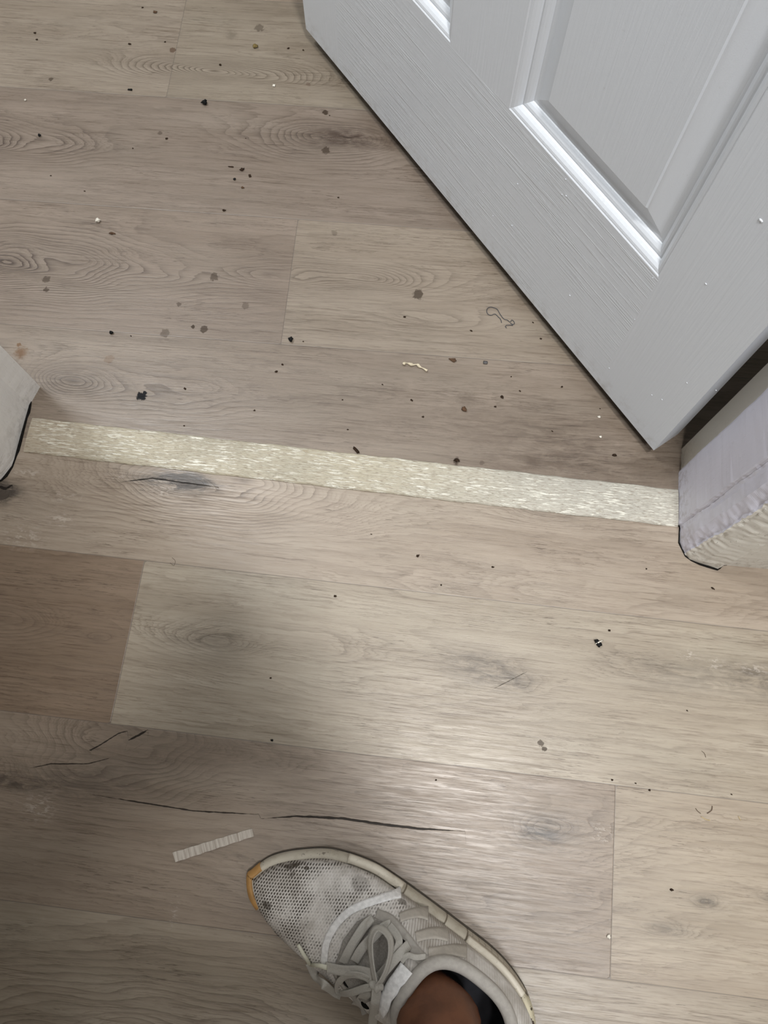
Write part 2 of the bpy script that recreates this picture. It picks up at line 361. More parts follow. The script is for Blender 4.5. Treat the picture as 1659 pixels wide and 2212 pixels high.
box('wall_far', (-3.0, 1.12, 0), (.57, 1.22, ZT), white_wall, kind='structure')  # unseen wall, brought near to cut bounce light behind the door
box('ceiling', (-3.1, -2.7, ZT), (3.1, 1.22, ZT+.1), ceil_mat, kind='structure')

# ------------------------------------------------------------------ painted door frame
def paint_mat(name, c, rough_bump=.4, dirt=.5):
    m = NT(name); o = m.obj(); z = m.sep(o)[2]
    n = m.noise(m.map(o, (90, 90, 22)), 1, 4, .6); big = m.noise(m.map(o, (14, 14, 8)), 1, 3)
    fl = m.ramp(m.noise(m.map(o, (230, 230, 70)), 1, 2, .7), .66, .70, 0, 1)
    near = m.ramp(z, .0, .06, 1, 0)
    dirtm = m.math('MULTIPLY', near, m.ramp(m.noise(o, 130, 4, .7), .45, .65, 0, 1))
    col = m.mix(m.ramp(big, .3, .7, 0, .10), c, (c[0]*.86, c[1]*.86, c[2]*.84, 1))
    col = m.mix(m.math('MULTIPLY', dirtm, dirt), col, (.16, .12, .085, 1))
    h = m.math('ADD', n, m.math('MULTIPLY', fl, .9))
    return m.done(col, .36, m.bump(h, rough_bump, .0012), .5)
lilac = paint_mat('lilac white gloss paint', srgb(213, 213, 227), .25, .4)
cream = paint_mat('cream gloss paint', srgb(208, 205, 196), .25, .35)
cream_rough = paint_mat('thick cream paint', srgb(210, 207, 199), .6, .5)
leftw = paint_mat('off white gloss paint', srgb(228, 226, 223), .35, .22)
grime = plain('black grime', (.012, .011, .010, 1), .9, 200, .4, .6, .001, .1)

def column(name, pts, mats, z1, wob, parent=None, nz=90, jag=0.0, **props):
    """vertical moulding: open plan outline (x, y, material slot) swept upward with hand-painted unevenness"""
    zs = np.concatenate([np.linspace(0, .5, nz), np.linspace(.52, z1, 24)])
    vs = []; fs = []; mi = []; n = len(pts)
    for z in zs:
        for i, p in enumerate(pts):
            w = p[3] if len(p) > 3 else 0
            a = wob*w
            q1 = Vector((p[0]*90, p[1]*90, z*28)); q2 = Vector((p[0]*260+9, p[1]*260, z*120))
            nx = a*(1.6*mnoise.noise(q1)+1.1*mnoise.noise(q2)); ny = a*(1.6*mnoise.noise(q1+Vector((31, 7, 3)))+1.1*mnoise.noise(q2+Vector((5, 17, 9))))
            vs.append((p[0]+nx, p[1]+ny, z))
    for k in range(len(zs)-1):
        for i in range(n-1):
            fs.append((k*n+i, k*n+i+1, (k+1)*n+i+1, (k+1)*n+i)); mi.append(pts[i][2])
        fs.append((k*n+n-1, k*n, (k+1)*n, (k+1)*n+n-1)); mi.append(0)
    fs.append(tuple(range(n))); mi.append(0); fs.append(tuple(range((len(zs)-1)*n, len(zs)*n))); mi.append(0)
    me = bpy.data.meshes.new(name); me.from_pydata(vs, [], fs)
    for p, k in zip(me.polygons, mi): p.material_index = k
    bm = bmesh.new(); bm.from_mesh(me); bmesh.ops.recalc_face_normals(bm, faces=bm.faces); bm.to_mesh(me); bm.free()
    return link(name, me, mats, parent, **props)
# right-hand side of the opening: rebate strip, stop, casing
column('trim_1', [(.3046, .3662, 0, .1), (.3043, .3540, 0, .1), (.3041, .3400, 0, .2), (.345, .3400, 0), (.345, .3662, 0)], [cream], 2.07, .0006, kind='structure')
column('trim_2', [(.3036, .3400, 0, .2), (.3020, .3385, 0, .4), (.3014, .3360, 0, .3), (.3011, .310, 0, .2), (.3009, .2753, 0, .4), (.3016, .2735, 0, .8), (.3032, .2722, 0, .8), (.345, .2722, 0), (.345, .3400, 0)], [lilac], 2.07, .0010, kind='structure')
column('trim_3', [(.3034, .2722, 0, .9), (.3040, .2690, 0, .8), (.3030, .2640, 0, .4), (.3028, .2526, 0, .5), (.3062, .2455, 0, .6), (.3090, .2415, 0, 1.2), (.3085, .2388, 1, 1.6), (.3120, .2372, 1, 1.6), (.3140, .2350, 1, 1.0), (.3247, .2304, 1, 1.0), (.3350, .2282, 1, 1.0), (.3452, .2262, 1, 1.0), (.3475, .2280, 1, 1.2), (.3500, .2312, 1, .8), (.3545, .2320, 1, .3), (.410, .2335, 1, .1), (.410, .2450, 0), (.345, .2722, 0)], [lilac, cream_rough], 2.10, .0011, nz=230, kind='structure')
prism('caulk_line', [(.3030, .330), (.3004, .2745), (.3022, .2700), (.3014, .2520), (.3054, .2440), (.3090, .2370), (.3160, .2325), (.3250, .2290), (.3350, .2268), (.3450, .2250), (.3480, .2272), (.3510, .2310), (.36, .2335), (.36, .26), (.32, .33)], 0, .0012, grime, bpy.data.objects['trim_3'])
# left-hand side
column('trim_4', [(-.4600, .3596, 0, .2), (-.4659, .3358, 0, .3), (-.4666, .3340, 0, .2), (-.4672, .2950, 0, .2), (-.4672, .2750, 0, .3), (-.4668, .2650, 0, .8), (-.4680, .2560, 0, .8), (-.4721, .2440, 0, .9), (-.4765, .2385, 0, .9), (-.4850, .2335, 0, .9), (-.5000, .2310, 0, .6), (-.570, .2310, 0), (-.570, .3620, 0), (-.4640, .3625, 0)], [leftw], 2.10, .0009, nz=140, kind='structure')
prism('caulk_line', [(-.4655, .340), (-.4645, .3345), (-.4636, .325), (-.4648, .318), (-.4645, .300), (-.4640, .288), (-.4640, .276), (-.4652, .270), (-.4660, .262), (-.4664, .2555), (-.4700, .2432), (-.4748, .2372), (-.484, .2322), (-.50, .2300), (-.50, .30), (-.49, .340)], 0, .0014, grime, bpy.data.objects['trim_4'])
box('trim_5', (-.56, .2335, 2.03), (.40, .362, 2.10), leftw, kind='structure')
# head of the frame ends the opening above

# ------------------------------------------------------------------ door
GAP = .023
A0 = W(661, 62, GAP); B0 = W(1412, 973, GAP); dv = (A0-B0); DW = dv.length; dv.normalize()
nb = Vector((-dv.y, dv.x, 0))
if nb.dot(Vector((B0.x, B0.y, 0))) < 0: nb = -nb
xax = -dv
DM = Matrix(((xax.x, nb.x, 0, B0.x), (xax.y, nb.y, 0, B0.y), (0, 0, 1, 0), (0, 0, 0, 1)))
m = NT('door paint'); o = m.obj(); sx = m.sep(o); u = m.math('MULTIPLY', sx[0], -1.0); z = sx[2]
st = m.math('ADD', m.math('LESS_THAN', u, .1015), m.math('GREATER_THAN', u, .6575), clamp=True)
rl = m.math('MULTIPLY', m.math('LESS_THAN', z, .234), m.math('SUBTRACT', 1.0, st))
gh = m.noise(m.map(o, (9, 1, 420), (2, 0, 0)), 1, 3, .55, .35); gv = m.noise(m.map(o, (300, 1, 9)), 1, 3, .55, .3)
soft = m.math('MULTIPLY', m.ramp(gv, .40, .62, 0, 1), .30)
fade = m.ramp(m.noise(m.map(o, (5, 1, 7)), 1, 2), .35, .55, .2, 1)
h = m.math('ADD', m.math('MULTIPLY', m.math('MULTIPLY', m.ramp(gh, .50, .62, 0, 1), rl), fade), m.math('MULTIPLY', soft, m.math('SUBTRACT', 1.0, rl)))
h = m.math('ADD', h, m.math('MULTIPLY', m.ramp(m.noise(o, 900, 2), .3, .7, 0, 1), .06))
smu = m.ramp(m.noise(o, 150, 4, .7), .66, .74, 0, .35)
lowd = m.math('MULTIPLY', m.ramp(z, .02, .06, 1, 0), m.ramp(m.noise(o, 60, 4, .7), .45, .7, 0, .35))
col = m.mix(m.math('MAXIMUM', m.math('MULTIPLY', smu, .4), lowd), srgb(212, 217, 224), srgb(140, 132, 120))
door_mat = m.done(col, .33, m.bump(h, .34, .0007), .5)
door_raw = plain('raw door bottom', (.03, .028, .026, 1), .8)
def door_hit(px, py):
    d = raydir(px, py); c = Vector((0, 0, CAM_H)); n = nb; t = Vector((B0.x, B0.y, 0)).dot(n)/d.dot(n)
    return DM.inverted() @ (c+d*t)
print('PANEL', [tuple(round(k, 4) for k in door_hit(*q)) for q in [(1103, 232), (1425, 595), (976, 88)]])
us = [0, .103, .3305, .430, .6575, DW]; zs = [GAP, .234, .80, .955, 1.56, 1.665, 1.93, 2.045]
vs = []; fs = []; mi = []
def quad(a, b, c, d, k=0):
    n = len(vs); vs.extend([a, b, c, d]); fs.append((n, n+1, n+2, n+3)); mi.append(k)
TH = .0355
for back in (0, 1):
    y = TH if back else 0
    for i in range(5):
        for j in range(7):
            if i in (1, 3) and j in (1, 3, 5): continue
            quad((-us[i], y, zs[j]), (-us[i+1], y, zs[j]), (-us[i+1], y, zs[j+1]), (-us[i], y, zs[j+1]))
for x in (0, -DW): quad((x, 0, GAP), (x, TH, GAP), (x, TH, 2.045), (x, 0, 2.045))
quad((0, 0, GAP), (-DW, 0, GAP), (-DW, TH, GAP), (0, TH, GAP), 1); quad((0, 0, 2.045), (-DW, 0, 2.045), (-DW, TH, 2.045), (0, TH, 2.045))
me = bpy.data.meshes.new('door_1'); me.from_pydata(vs, [], fs)
for p, k in zip(me.polygons, mi): p.material_index = k
bm = bmesh.new(); bm.from_mesh(me); bmesh.ops.remove_doubles(bm, verts=bm.verts, dist=1e-5); bmesh.ops.recalc_face_normals(bm, faces=bm.faces)
# splashes and nibs of dried paint on the face
def door_hit(px, py):
    d = raydir(px, py); c = Vector((0, 0, CAM_H)); n = nb; t = (Vector((B0.x, B0.y, 0))-Vector((0, 0, 0))).dot(n)/d.dot(n)
    return DM.inverted() @ (c+d*t)
for px, py, r in [(1106, 487, 1.3), (1118, 397, 1.2), (1222, 387, 1.1), (1223, 423, 1.2), (1231, 638, 1.5), (1065, 466, 1.0), (1044, 416, .9), (1525, 613, 1.4), (1644, 476, 2.4), (1371, 690, .9), (1316, 795, 1.1),
                  (1484, 827, 1.2), (1430, 863, 1.2), (1408, 853, 1.0), (1547, 843, .9), (1214, 420, .9), (1110, 505, .8), (1410, 600, .9)]:
    p = door_hit(px, py)
    g = bmesh.ops.create_icosphere(bm, subdivisions=1, radius=1, matrix=Matrix.Translation((p.x, -.0001, p.z)) @ Matrix.Diagonal((r*.0009, r*.0004, r*.0005, 1)))
bm.to_mesh(me); bm.free()
door = link('door_1', me, [door_mat, door_raw], kind='structure'); door.matrix_world = DM
PROF = [(0, 0), (.0012, .0010), (.0022, .0010), (.0045, .0016), (.0070, .0034), (.0090, .0058), (.0098, .0074), (.0115, .0074), (.0140, .0080), (.0165, .0096), (.0180, .0112), (.0186, .0122), (.0215, .0126), (.0250, .0122), (.0440, .0048), (.0452, .0030)]
for j in (1, 3, 5):
    for i in (1, 3):
        for side in (0, 1):
            v = []; f = []
            for ins, dep in PROF:
                y = TH-dep if side else dep
                a, b, c, d = us[i]+ins, us[i+1]-ins, zs[j]+ins, zs[j+1]-ins
                v += [(-a, y, c), (-b, y, c), (-b, y, d), (-a, y, d)]
            for k in range(len(PROF)-1):
                for q in range(4): f.append((k*4+q, k*4+(q+1) % 4, (k+1)*4+(q+1) % 4, (k+1)*4+q))
            f.append(tuple(range(len(PROF)*4-4, len(PROF)*4)))
            nm = 'moulded_panel'
            mesh(nm, v, f, door_mat, door)

# ------------------------------------------------------------------ threshold strip
m = NT('worn threshold plank'); o = m.obj(); sp = m.sep(o)
warp = m.noise(m.map(o, (7, 22, 1)), 1, 3)
f1 = m.noise(m.map(o, (60, 520, 1)), 1, 4, .65, .5); f2 = m.noise(m.map(o, (120, 1100, 1)), 1, 3, .6)
w1 = m.ramp(f1, .49, .58, 0, 1); pat = m.ramp(m.noise(m.map(o, (16, 30, 1), (4, 1, 0)), 1, 4, .65), .38, .62, 0, 1)
col = m.mix(m.ramp(m.noise(m.map(o, (5, 18, 1)), 1, 3), .35, .7, 0, 1), srgb(176, 168, 148), srgb(158, 151, 134))
lf = m.ramp(sp[0], -.45, -.33, 1, 0)
col = m.mix(m.math('MULTIPLY', lf, .45), col, srgb(158, 143, 127))
rt = m.ramp(sp[0], -.1, .22, 0, 1)
col = m.mix(m.math('MULTIPLY', rt, .6), col, srgb(180, 178, 172))
col = m.mix(m.math('MULTIPLY', w1, m.math('MULTIPLY_ADD', pat, .8, .15)), col, srgb(222, 220, 208))
col = m.mix(m.math('MULTIPLY', m.ramp(f2, .52, .66, 0, 1), .72), col, srgb(118, 104, 86))
st = m.ramp(m.noise(m.map(o, (26, 60, 1), (9, 0, 0)), 1, 4, .7), .62, .75, 0, .45)
col = m.mix(st, col, srgb(140, 122, 92))
thr_mat = m.done(col, .42, m.bump(m.math('SUBTRACT', w1, f2), .5, .0007), .45)
yb = lambda x: .2722+(x-.0)*(-.0055); yt = lambda x: .3163+(x)*(-.0045)
vs = []; fs = []; N = 60
prof = [(0, 0.0), (0, .0018), (.0016, .0030), (.008, .0036), (.5, .0040)]
for i in range(N+1):
    x = -.4580+(.7585)*i/N; b, t = yb(x), yt(x); w = t-b
    j = .0004*math.sin(i*1.7)+.0003*math.sin(i*.6)
    ring = [(b+j, 0), (b+j, .0016), (b+.0014+j, .0028), (b+.007, .0036), (b+w*.5, .0040), (t-.007, .0036), (t-.0014+j, .0026), (t+j, .0012), (t+j, 0)]
    vs += [(x, y, z) for y, z in ring]
R = 9
for i in range(N):
    for k in range(R-1): fs.append((i*R+k, i*R+k+1, (i+1)*R+k+1, (i+1)*R+k))
fs += [tuple(range(R)), tuple(range(N*R, N*R+R))]
mesh('threshold_strip', vs, fs, thr_mat, smooth=False, label='narrow pale worn wood-look threshold strip lying across the doorway between the frame sides', category='threshold')

# ------------------------------------------------------------------ sneaker
SD = Vector((.866025, -.5, 0)); SN = Vector((.5, .866025, 0))
SO = SD*(-.033)+SN*(-.152)
SM = Matrix(((SD.x, SN.x, 0, SO.x), (SD.y, SN.y, 0, SO.y), (0, 0, 1, 0), (0, 0, 0, 1))); SMI = SM.inverted()
sneaker = bpy.data.objects.new('sneaker', None); COL.objects.link(sneaker); sneaker.matrix_world = SM
sneaker.empty_display_size = .05
sneaker['label'] = 'dirty white knit sneaker with grey laces and tan toe, beside the cut sliver of flooring'; sneaker['category'] = 'shoe'
OUT = [(.0005, -.030), (.0005, -.0235), (.0075, -.004), (.026, .0168), (.052, .0365), (.0877, .0500), (.1145, .0538), (.152, .0562), (.196, .0577), (.2277, .0583), (.2509, .0552), (.2725, .0476), (.2853, .0380), (.2955, .0240),
       (.2975, .006), (.290, -.010), (.272, -.0225), (.245, -.031), (.205, -.040), (.162, -.0480), (.1328, -.0500), (.110, -.0508), (.080, -.0515), (.0445, -.0495), (.0155, -.0425)]
OS = [v.to_2d() for v in spline([(a, b, 0) for a, b in OUT], 14, True)]; NO = len(OS)
def zrim(u): return float(np.interp(u, [0, .05, .12, .2, .26, .3], [.0235, .0235, .027, .031, .037, .040]))
def crown(u): return float(np.interp(u, [0, .03, .055, .08, .11, .14, .165, .19, .22, .25, .30], [.048, .053, .057, .062, .071, .084, .096, .100, .096, .090, .084]))
def vcen(u): return float(np.interp(u, [0, .05, .1, .2, .3], [-.020, -.008, .0005, .006, .004]))
def hump(u, v):
    c0 = min(max(u, .060), .245); vc = vcen(c0); cx = Vector((c0, vc)); p = Vector((u, v)); d = p-cx
    if d.length < 1e-6: return crown(c0)
    # distance to the outline along d
    best = 1e9
    for i in range(NO):
        a = OS[i]; b = OS[(i+1) % NO]; e = b-a; den = d.x*e.y-d.y*e.x
        if abs(den) < 1e-12: continue
        t = ((a.x-cx.x)*e.y-(a.y-cx.y)*e.x)/den; s = ((a.x-cx.x)*d.y-(a.y-cx.y)*d.x)/den
        if t > 0 and -.001 <= s <= 1.001: best = min(best, t)
    rho = min(1.0, 1/(best*.985)); zr = zrim(u)-.002; H = crown(c0) if .06 < u < .245 else crown(u)*.5+crown(c0)*.5
    e = 2.5 if u < .12 else 2.2
    q = 2.0
    return zr+(H-zr)*max(0.0, 1-rho**e)**(1/q)
# temporary closed form of the foot, used to lay every detail on the upper
def normals2(P):
    n = len(P); out = []
    for i in range(n):
        t = (P[(i+1) % n]-P[i-1]).normalized(); out.append(Vector((t.y, -t.x)))
    c = sum(P, Vector((0, 0)))/n
    if (P[0]-c).dot(out[0]) < 0: out = [-v for v in out]
    return out
ON = normals2(OS)
MED = [max(0.0, min(1.0, (-n_.y-.15)*2.2))*max(0.0, min(1.0, (q_.x-.014)/.035)) for n_, q_ in zip(ON, OS)]   # 1 along the inner side, where the knit bulges over the sole
gu = np.linspace(-.002, .302, 110); gv = np.linspace(-.056, .064, 60)
hv = []; hf = []
for a in gu:
    for b in gv: hv.append(Vector((a, b, hump(a, b))))
for i in range(len(gu)-1):
    for j in range(len(gv)-1):
        k = i*len(gv)+j; hf.append((k, k+len(gv), k+len(gv)+1, k+1))
SB = BVHTree.FromPolygons(hv, hf)
def hz(u, v):
    h = SB.ray_cast(Vector((u, v, .3)), Vector((0, 0, -1))); return h[0].z if h[0] else zrim(u)
def PS(px, py, off=0.0):
    """spot of the photograph laid on the upper (local coordinates), raised by off"""
    o = SMI @ Vector((0, 0, CAM_H)); d = (SMI.to_3x3() @ raydir(px, py)).normalized()
    h = SB.ray_cast(o, d)
    if h[0] is None:
        z = .06; t = (z-o.z)/d.z; return o+d*t
    n = h[1] if h[1].z > 0 else -h[1]
    return h[0]-d*off

def rubber(name, c, dirt=.5):
    m = NT(name); o = m.obj(); n = m.noise(m.map(o, (60, 60, 60)), 1, 4, .7)
    col = m.mix(m.math('MULTIPLY', m.ramp(n, .42, .7, 0, 1), dirt), c, srgb(128, 112, 92))
    n2 = m.noise(m.map(o, (170, 170, 170)), 1, 3, .7)
    col = m.mix(m.math('MULTIPLY', m.ramp(n2, .62, .68, 0, 1), dirt), col, srgb(70, 62, 54))
    return m.done(col, .55, m.bump(n2, .3, .0008), .4)
mid_mat = rubber('scuffed cream foam', srgb(196, 188, 170), .45)
white_rub = rubber('pale rubber band', srgb(214, 208, 194), .25)
out_mat = plain('dark worn outsole', srgb(78, 72, 64), .8, 120, .3)
tan_mat = plain('tan rubber toe', srgb(186, 142, 84), .6, 90, .25)
def ringmesh(name, prof, mat, rng_=None, nrm=ON, pts=OS, smooth=True, zf=None, parent=sneaker, closed_prof=False, med=1.0, **props):
    """profile (offset outward, z as function of u) swept round the outline"""
    idx = list(range(NO)) if rng_ is None else [i % NO for i in range(*rng_)]
    v = []; f = []; m_ = len(prof)
    for i in idx:
        for off, zz in prof:
            p = pts[i]+nrm[i]*(off-.0045*MED[i]*med); v.append((p.x, p.y, zz(p.x) if callable(zz) else zz))
    n = len(idx); last = n if rng_ is None else n-1
    for k in range(last):
        for j in range(m_-1+(1 if closed_prof else 0)):
            a = (k % n)*m_; b = ((k+1) % n)*m_; f.append((a+j, a+(j+1) % m_, b+(j+1) % m_, b+j))
    if rng_ is not None and closed_prof:
        f.append(tuple(range(m_))); f.append(tuple(range((n-1)*m_, n*m_)))
    return mesh(name, v, f, mat, parent, smooth, **props)
# midsole
m = NT('ribbed midsole'); o = m.obj(); sp = m.sep(o)
seam = m.ramp(m.math('ABSOLUTE', m.math('SUBTRACT', m.math('FRACT', m.math('MULTIPLY', sp[0], 140.0)), .5)), .0, .07, 1, 0)
heelz = m.math('MULTIPLY', m.ramp(sp[0], .196, .199, 0, 1), m.ramp(sp[0], .268, .264, 0, 1)); side = m.ramp(sp[1], .02, .03, 0, 1)
rib = m.math('MULTIPLY', seam, m.math('MULTIPLY', heelz, side))
n = m.noise(m.map(o, (70, 70, 70)), 1, 4, .7); n2 = m.noise(m.map(o, (110, 110, 60)), 1, 4, .7)
col = m.mix(m.math('MULTIPLY', m.ramp(n, .42, .7, 0, 1), .45), srgb(190, 184, 170), srgb(146, 134, 116))
heel = m.ramp(sp[0], .262, .272, 0, 1)
col = m.mix(m.math('MULTIPLY', heel, .5), col, srgb(214, 206, 172))
chip = m.math('MULTIPLY', m.ramp(n2, .55, .59, 0, 1), m.ramp(sp[0], .250, .268, 0, 1))
tchip = m.math('MULTIPLY', m.ramp(n2, .60, .64, 0, 1), m.ramp(sp[0], .07, .04, 0, .7))
col = m.mix(m.math('MAXIMUM', chip, tchip), col, srgb(74, 64, 56))
for cu in (.1745, .198, .128):
    ln = m.math('MULTIPLY', m.ramp(m.math('ABSOLUTE', m.math('SUBTRACT', sp[0], cu)), .0004, .0011, .8, 0), side); col = m.mix(ln, col, srgb(84, 70, 52))
col = m.mix(m.math('MULTIPLY', rib, .55), col, srgb(96, 84, 70))
mids_mat = m.done(col, .55, m.bump(m.math('SUBTRACT', m.math('MULTIPLY', n2, .3), m.math('ADD', rib, chip)), .5, .001), .4)
zt = lambda k: (lambda u: zrim(u)*k)
mids = ringmesh('midsole', [(-.006, .004), (.0008, .0045), (.0022, .008), (.0026, zt(.40)), (.0018, zt(.72)), (-.0004, zt(.93)), (-.0026, zt(1.0)), (-.0052, zt(1.0)), (-.0068, zt(.90)), (-.012, zt(.85))], mids_mat)
ringmesh('outsole', [(-.010, .0004), (.0010, .0004), (.0030, .0018), (.0034, .0042), (.0012, .0056), (-.006, .0056)], out_mat)
v = [(p.x, p.y, .0005) for p in OS]; w = [((p-ON[i]*.006).x, (p-ON[i]*.006).y, .0005) for i, p in enumerate(OS)]
# rubber bands on the outer side
def near_i(u, v): return min(range(NO), key=lambda i: (OS[i]-Vector((u, v))).length)
i0, i1 = near_i(.068, .0438), near_i(.128, .0548)
ringmesh('side_band', [(.0008, zt(.62)), (.0036, zt(.64)), (.0036, zt(.90)), (.0010, zt(1.06)), (-.0036, zt(1.12)), (-.0044, zt(1.0)), (-.001, zt(.9))], white_rub, (i0, i1), closed_prof=True, label='pale grey rubber band round the forefoot')
i0, i1 = near_i(.1985, .0577), near_i(.266, .051)
ringmesh('heel_band', [(.0016, zt(.93)), (.0004, zt(1.16)), (-.0036, zt(1.24)), (-.0066, zt(1.12)), (-.006, zt(.95))], white_rub, (i0, i1), closed_prof=True, label='white rubber band above the ribbed heel')
i0, i1 = near_i(.024, -.0460)-NO, near_i(.0030, -.0125)
ringmesh('toe_bumper', [(.0020, .0065), (.0030, .0085), (.0034, zt(.55)), (.0022, zt(.85)), (-.0010, zt(1.04)), (-.0040, zt(1.06)), (-.004, zt(.9)), (0, .010)], tan_mat, (i0, i1), closed_prof=True, med=.35, label='tan rubber at the toe tip')

# upper: annulus between the sole outline and the ankle opening
OC = Vector((.216, .0025)); OA, OB = .0470, .0375
def opening(th, k=1.0):
    c, s = math.cos(th), math.sin(th); e = 2.6
    r = (abs(c/OA)**e+abs(s/OB)**e)**(-1/e)
    return OC+Vector((c*r*k, s*r*k))
def hit_out(th):
    d = Vector((math.cos(th), math.sin(th))); best = None
    for i in range(NO):
        a = OS[i]-ON[i]*(.0046-.0052*MED[i]); b = OS[(i+1) % NO]-ON[(i+1) % NO]*(.0046-.0052*MED[(i+1) % NO]); e = b-a; den = d.x*e.y-d.y*e.x
        if abs(den) < 1e-12: continue
        t = ((a.x-OC.x)*e.y-(a.y-OC.y)*e.x)/den; s = ((a.x-OC.x)*d.y-(a.y-OC.y)*d.x)/den
        if t > 0 and -.001 <= s <= 1.001 and (best is None or t < best): best = t
    return OC+d*best
TH = []
for k in range(300):
    s = k/300; th = 2*math.pi*s; TH.append(th+.55*math.sin(2*(th))/2*0 - .42*math.sin(th-math.pi)*-1*0)
# crowd directions toward the toe (angle pi)
TH = sorted([math.pi+math.copysign(abs(x)**1.35, x)*math.pi for x in np.linspace(-1, 1, 301)[:-1]])
RB = [hit_out(t) for t in TH]; RA = [opening(t) for t in TH]
NR = 46; v = []; f = []
for i, th in enumerate(TH):
    for k in range(NR+1):
        t = k/NR; p = RA[i].lerp(RB[i], t); z = hz(p.x, p.y)
        # padded edge of the collar
        dd = (p-RA[i]).length
        z += .0022*math.exp(-(dd/.006)**2)*(1 if True else 0)
        if k == NR: z = min(z, zrim(p.x)-.002)
        v.append((p.x, p.y, z))
n = len(TH)
for i in range(n):
    for k in range(NR):
        a = i*(NR+1)+k; b = ((i+1) % n)*(NR+1)+k; f.append((a, a+1, b+1, b))
m = NT('dirty knit'); o = m.obj(); sp = m.sep(o)
dist = m.noise(o, 60, 2); o2 = m.vmath('ADD', o, None).outputs[0]
kn = m.n('ShaderNodeVectorMath', operation='ADD'); m.L.new(o, kn.inputs[0])
ca = .5
ru = m.math('MULTIPLY', sp[0], 430.0); rv = m.math('MULTIPLY', sp[1], 300.0)
row = m.math('FLOOR', ru); rv2 = m.math('ADD', rv, m.math('MULTIPLY', row, .5))
du = m.math('SUBTRACT', m.math('FRACT', ru), .5); dv_ = m.math('SUBTRACT', m.math('FRACT', rv2), .5)
rr = m.math('SQRT', m.math('ADD', m.math('MULTIPLY', du, du), m.math('MULTIPLY', m.math('MULTIPLY', dv_, dv_), .55)))
hole = m.ramp(rr, .08, .40, 1, 0)
toe = m.ramp(sp[0], .150, .120, 0, 1)
big = m.noise(m.map(o, (26, 26, 26)), 1, 4, .6); med = m.noise(m.map(o, (120, 90, 90)), 1, 3, .7)
edge = m.ramp(sp[0], .012, .075, 1, 0)
dirt = m.ramp(m.math('ADD', big, m.math('MULTIPLY', edge, .12)), .42, .66, 0, 1)
base = m.mix(m.ramp(med, .35, .65, 0, .35), srgb(216, 213, 209), srgb(176, 171, 164))
col = m.mix(m.math('MULTIPLY', dirt, .42), base, srgb(122, 112, 98))
hd = m.math('MULTIPLY', m.math('MULTIPLY', hole, toe), m.math('MULTIPLY_ADD', m.ramp(m.math('ADD', m.noise(m.map(o, (38, 38, 38), (1, 2, 3)), 1, 4, .7), m.math('MULTIPLY', edge, .22)), .42, .66, .05, 1.0), .95, .12))
col = m.mix(m.math('MULTIPLY', hd, 1.0, clamp=True), col, srgb(72, 66, 58))
rib2 = m.ramp(m.math('ABSOLUTE', m.math('SUBTRACT', m.math('FRACT', m.math('ADD', m.math('MULTIPLY', sp[0], 360.0), m.math('MULTIPLY', sp[1], 160.0))), .5)), .1, .4, 1, 0)
rear = m.math('SUBTRACT', 1.0, toe)
mesh_zone = m.math('MULTIPLY', m.math('MULTIPLY', rear, m.ramp(sp[1], .030, .036, 0, 1)), m.ramp(sp[0], .205, .190, 0, 1))
col = m.mix(m.math('MULTIPLY', mesh_zone, m.math('MULTIPLY_ADD', rib2, .35, .10)), col, srgb(112, 100, 84))
for px, py, r, s in [(627, 1868, .0065, .8), (640, 1866, .004, .8), (662, 1875, .0028, .8), (578, 1957, .0042, .7), (571, 1953, .003, .6), (632, 1888, .003, .5), (778, 1908, .009, .35), (870, 1948, .004, .6), (705, 1856, .004, .5)]:
    p = PS(px, py); d = m.n('ShaderNodeVectorMath', operation='DISTANCE'); m.L.new(o, d.inputs[0]); d.inputs[1].default_value = p
    dd = m.math('ADD', d.outputs['Value'], m.math('MULTIPLY', m.math('SUBTRACT', m.noise(o, 300, 3, .7), .5), .006))
    col = m.mix(m.ramp(dd, r*1.15, r*.75, 0, s), col, srgb(70, 62, 52))
hh = m.math('ADD', m.math('MULTIPLY', hd, -1.0), m.math('ADD', m.math('MULTIPLY', med, .3), m.math('MULTIPLY', m.math('MULTIPLY', rib2, rear), -.25)))
knit = m.done(col, .82, m.bump(hh, .8, .0012), .25)
upper = mesh('upper', v, f, knit, sneaker, True)
sol = upper.modifiers.new('thickness', 'SOLIDIFY'); sol.thickness = .0018; sol.offset = -1
grey_cloth = plain('grey padded cloth', srgb(172, 168, 162), .85, 300, .12, .4, .0006, .25)
lin_mat = plain('dark shoe lining', srgb(38, 38, 44), .9, 200, .2)
# padded collar and lining
cp = []; n = 120
for k in range(n):
    th = 2*math.pi*k/n; p = opening(th, 1.05); back = max(0, math.cos(th))
    cp.append(Vector((p.x, p.y, hz(p.x, p.y)-.0002+.002*back)))
vs, fs = tube(cp, .0058, 12, close=True); mesh('collar', vs, fs, grey_cloth, sneaker, True)
v = []; f = []; lv = [(1.0, 0), (.97, -.012), (1.02, -.03), (1.10, -.055)]
for k in range(n):
    th = 2*math.pi*k/n
    for sc_, dz in lv:
        p = opening(th, sc_); q = opening(th, 1.0); v.append((p.x, p.y, max(.014, hz(q.x, q.y)+dz)))
for k in range(n):
    for j in range(3): f.append((k*4+j, k*4+j+1, ((k+1) % n)*4+j+1, ((k+1) % n)*4+j))
f.append(tuple(k*4+3 for k in range(n)))
mesh('lining', v, f, lin_mat, sneaker, True)
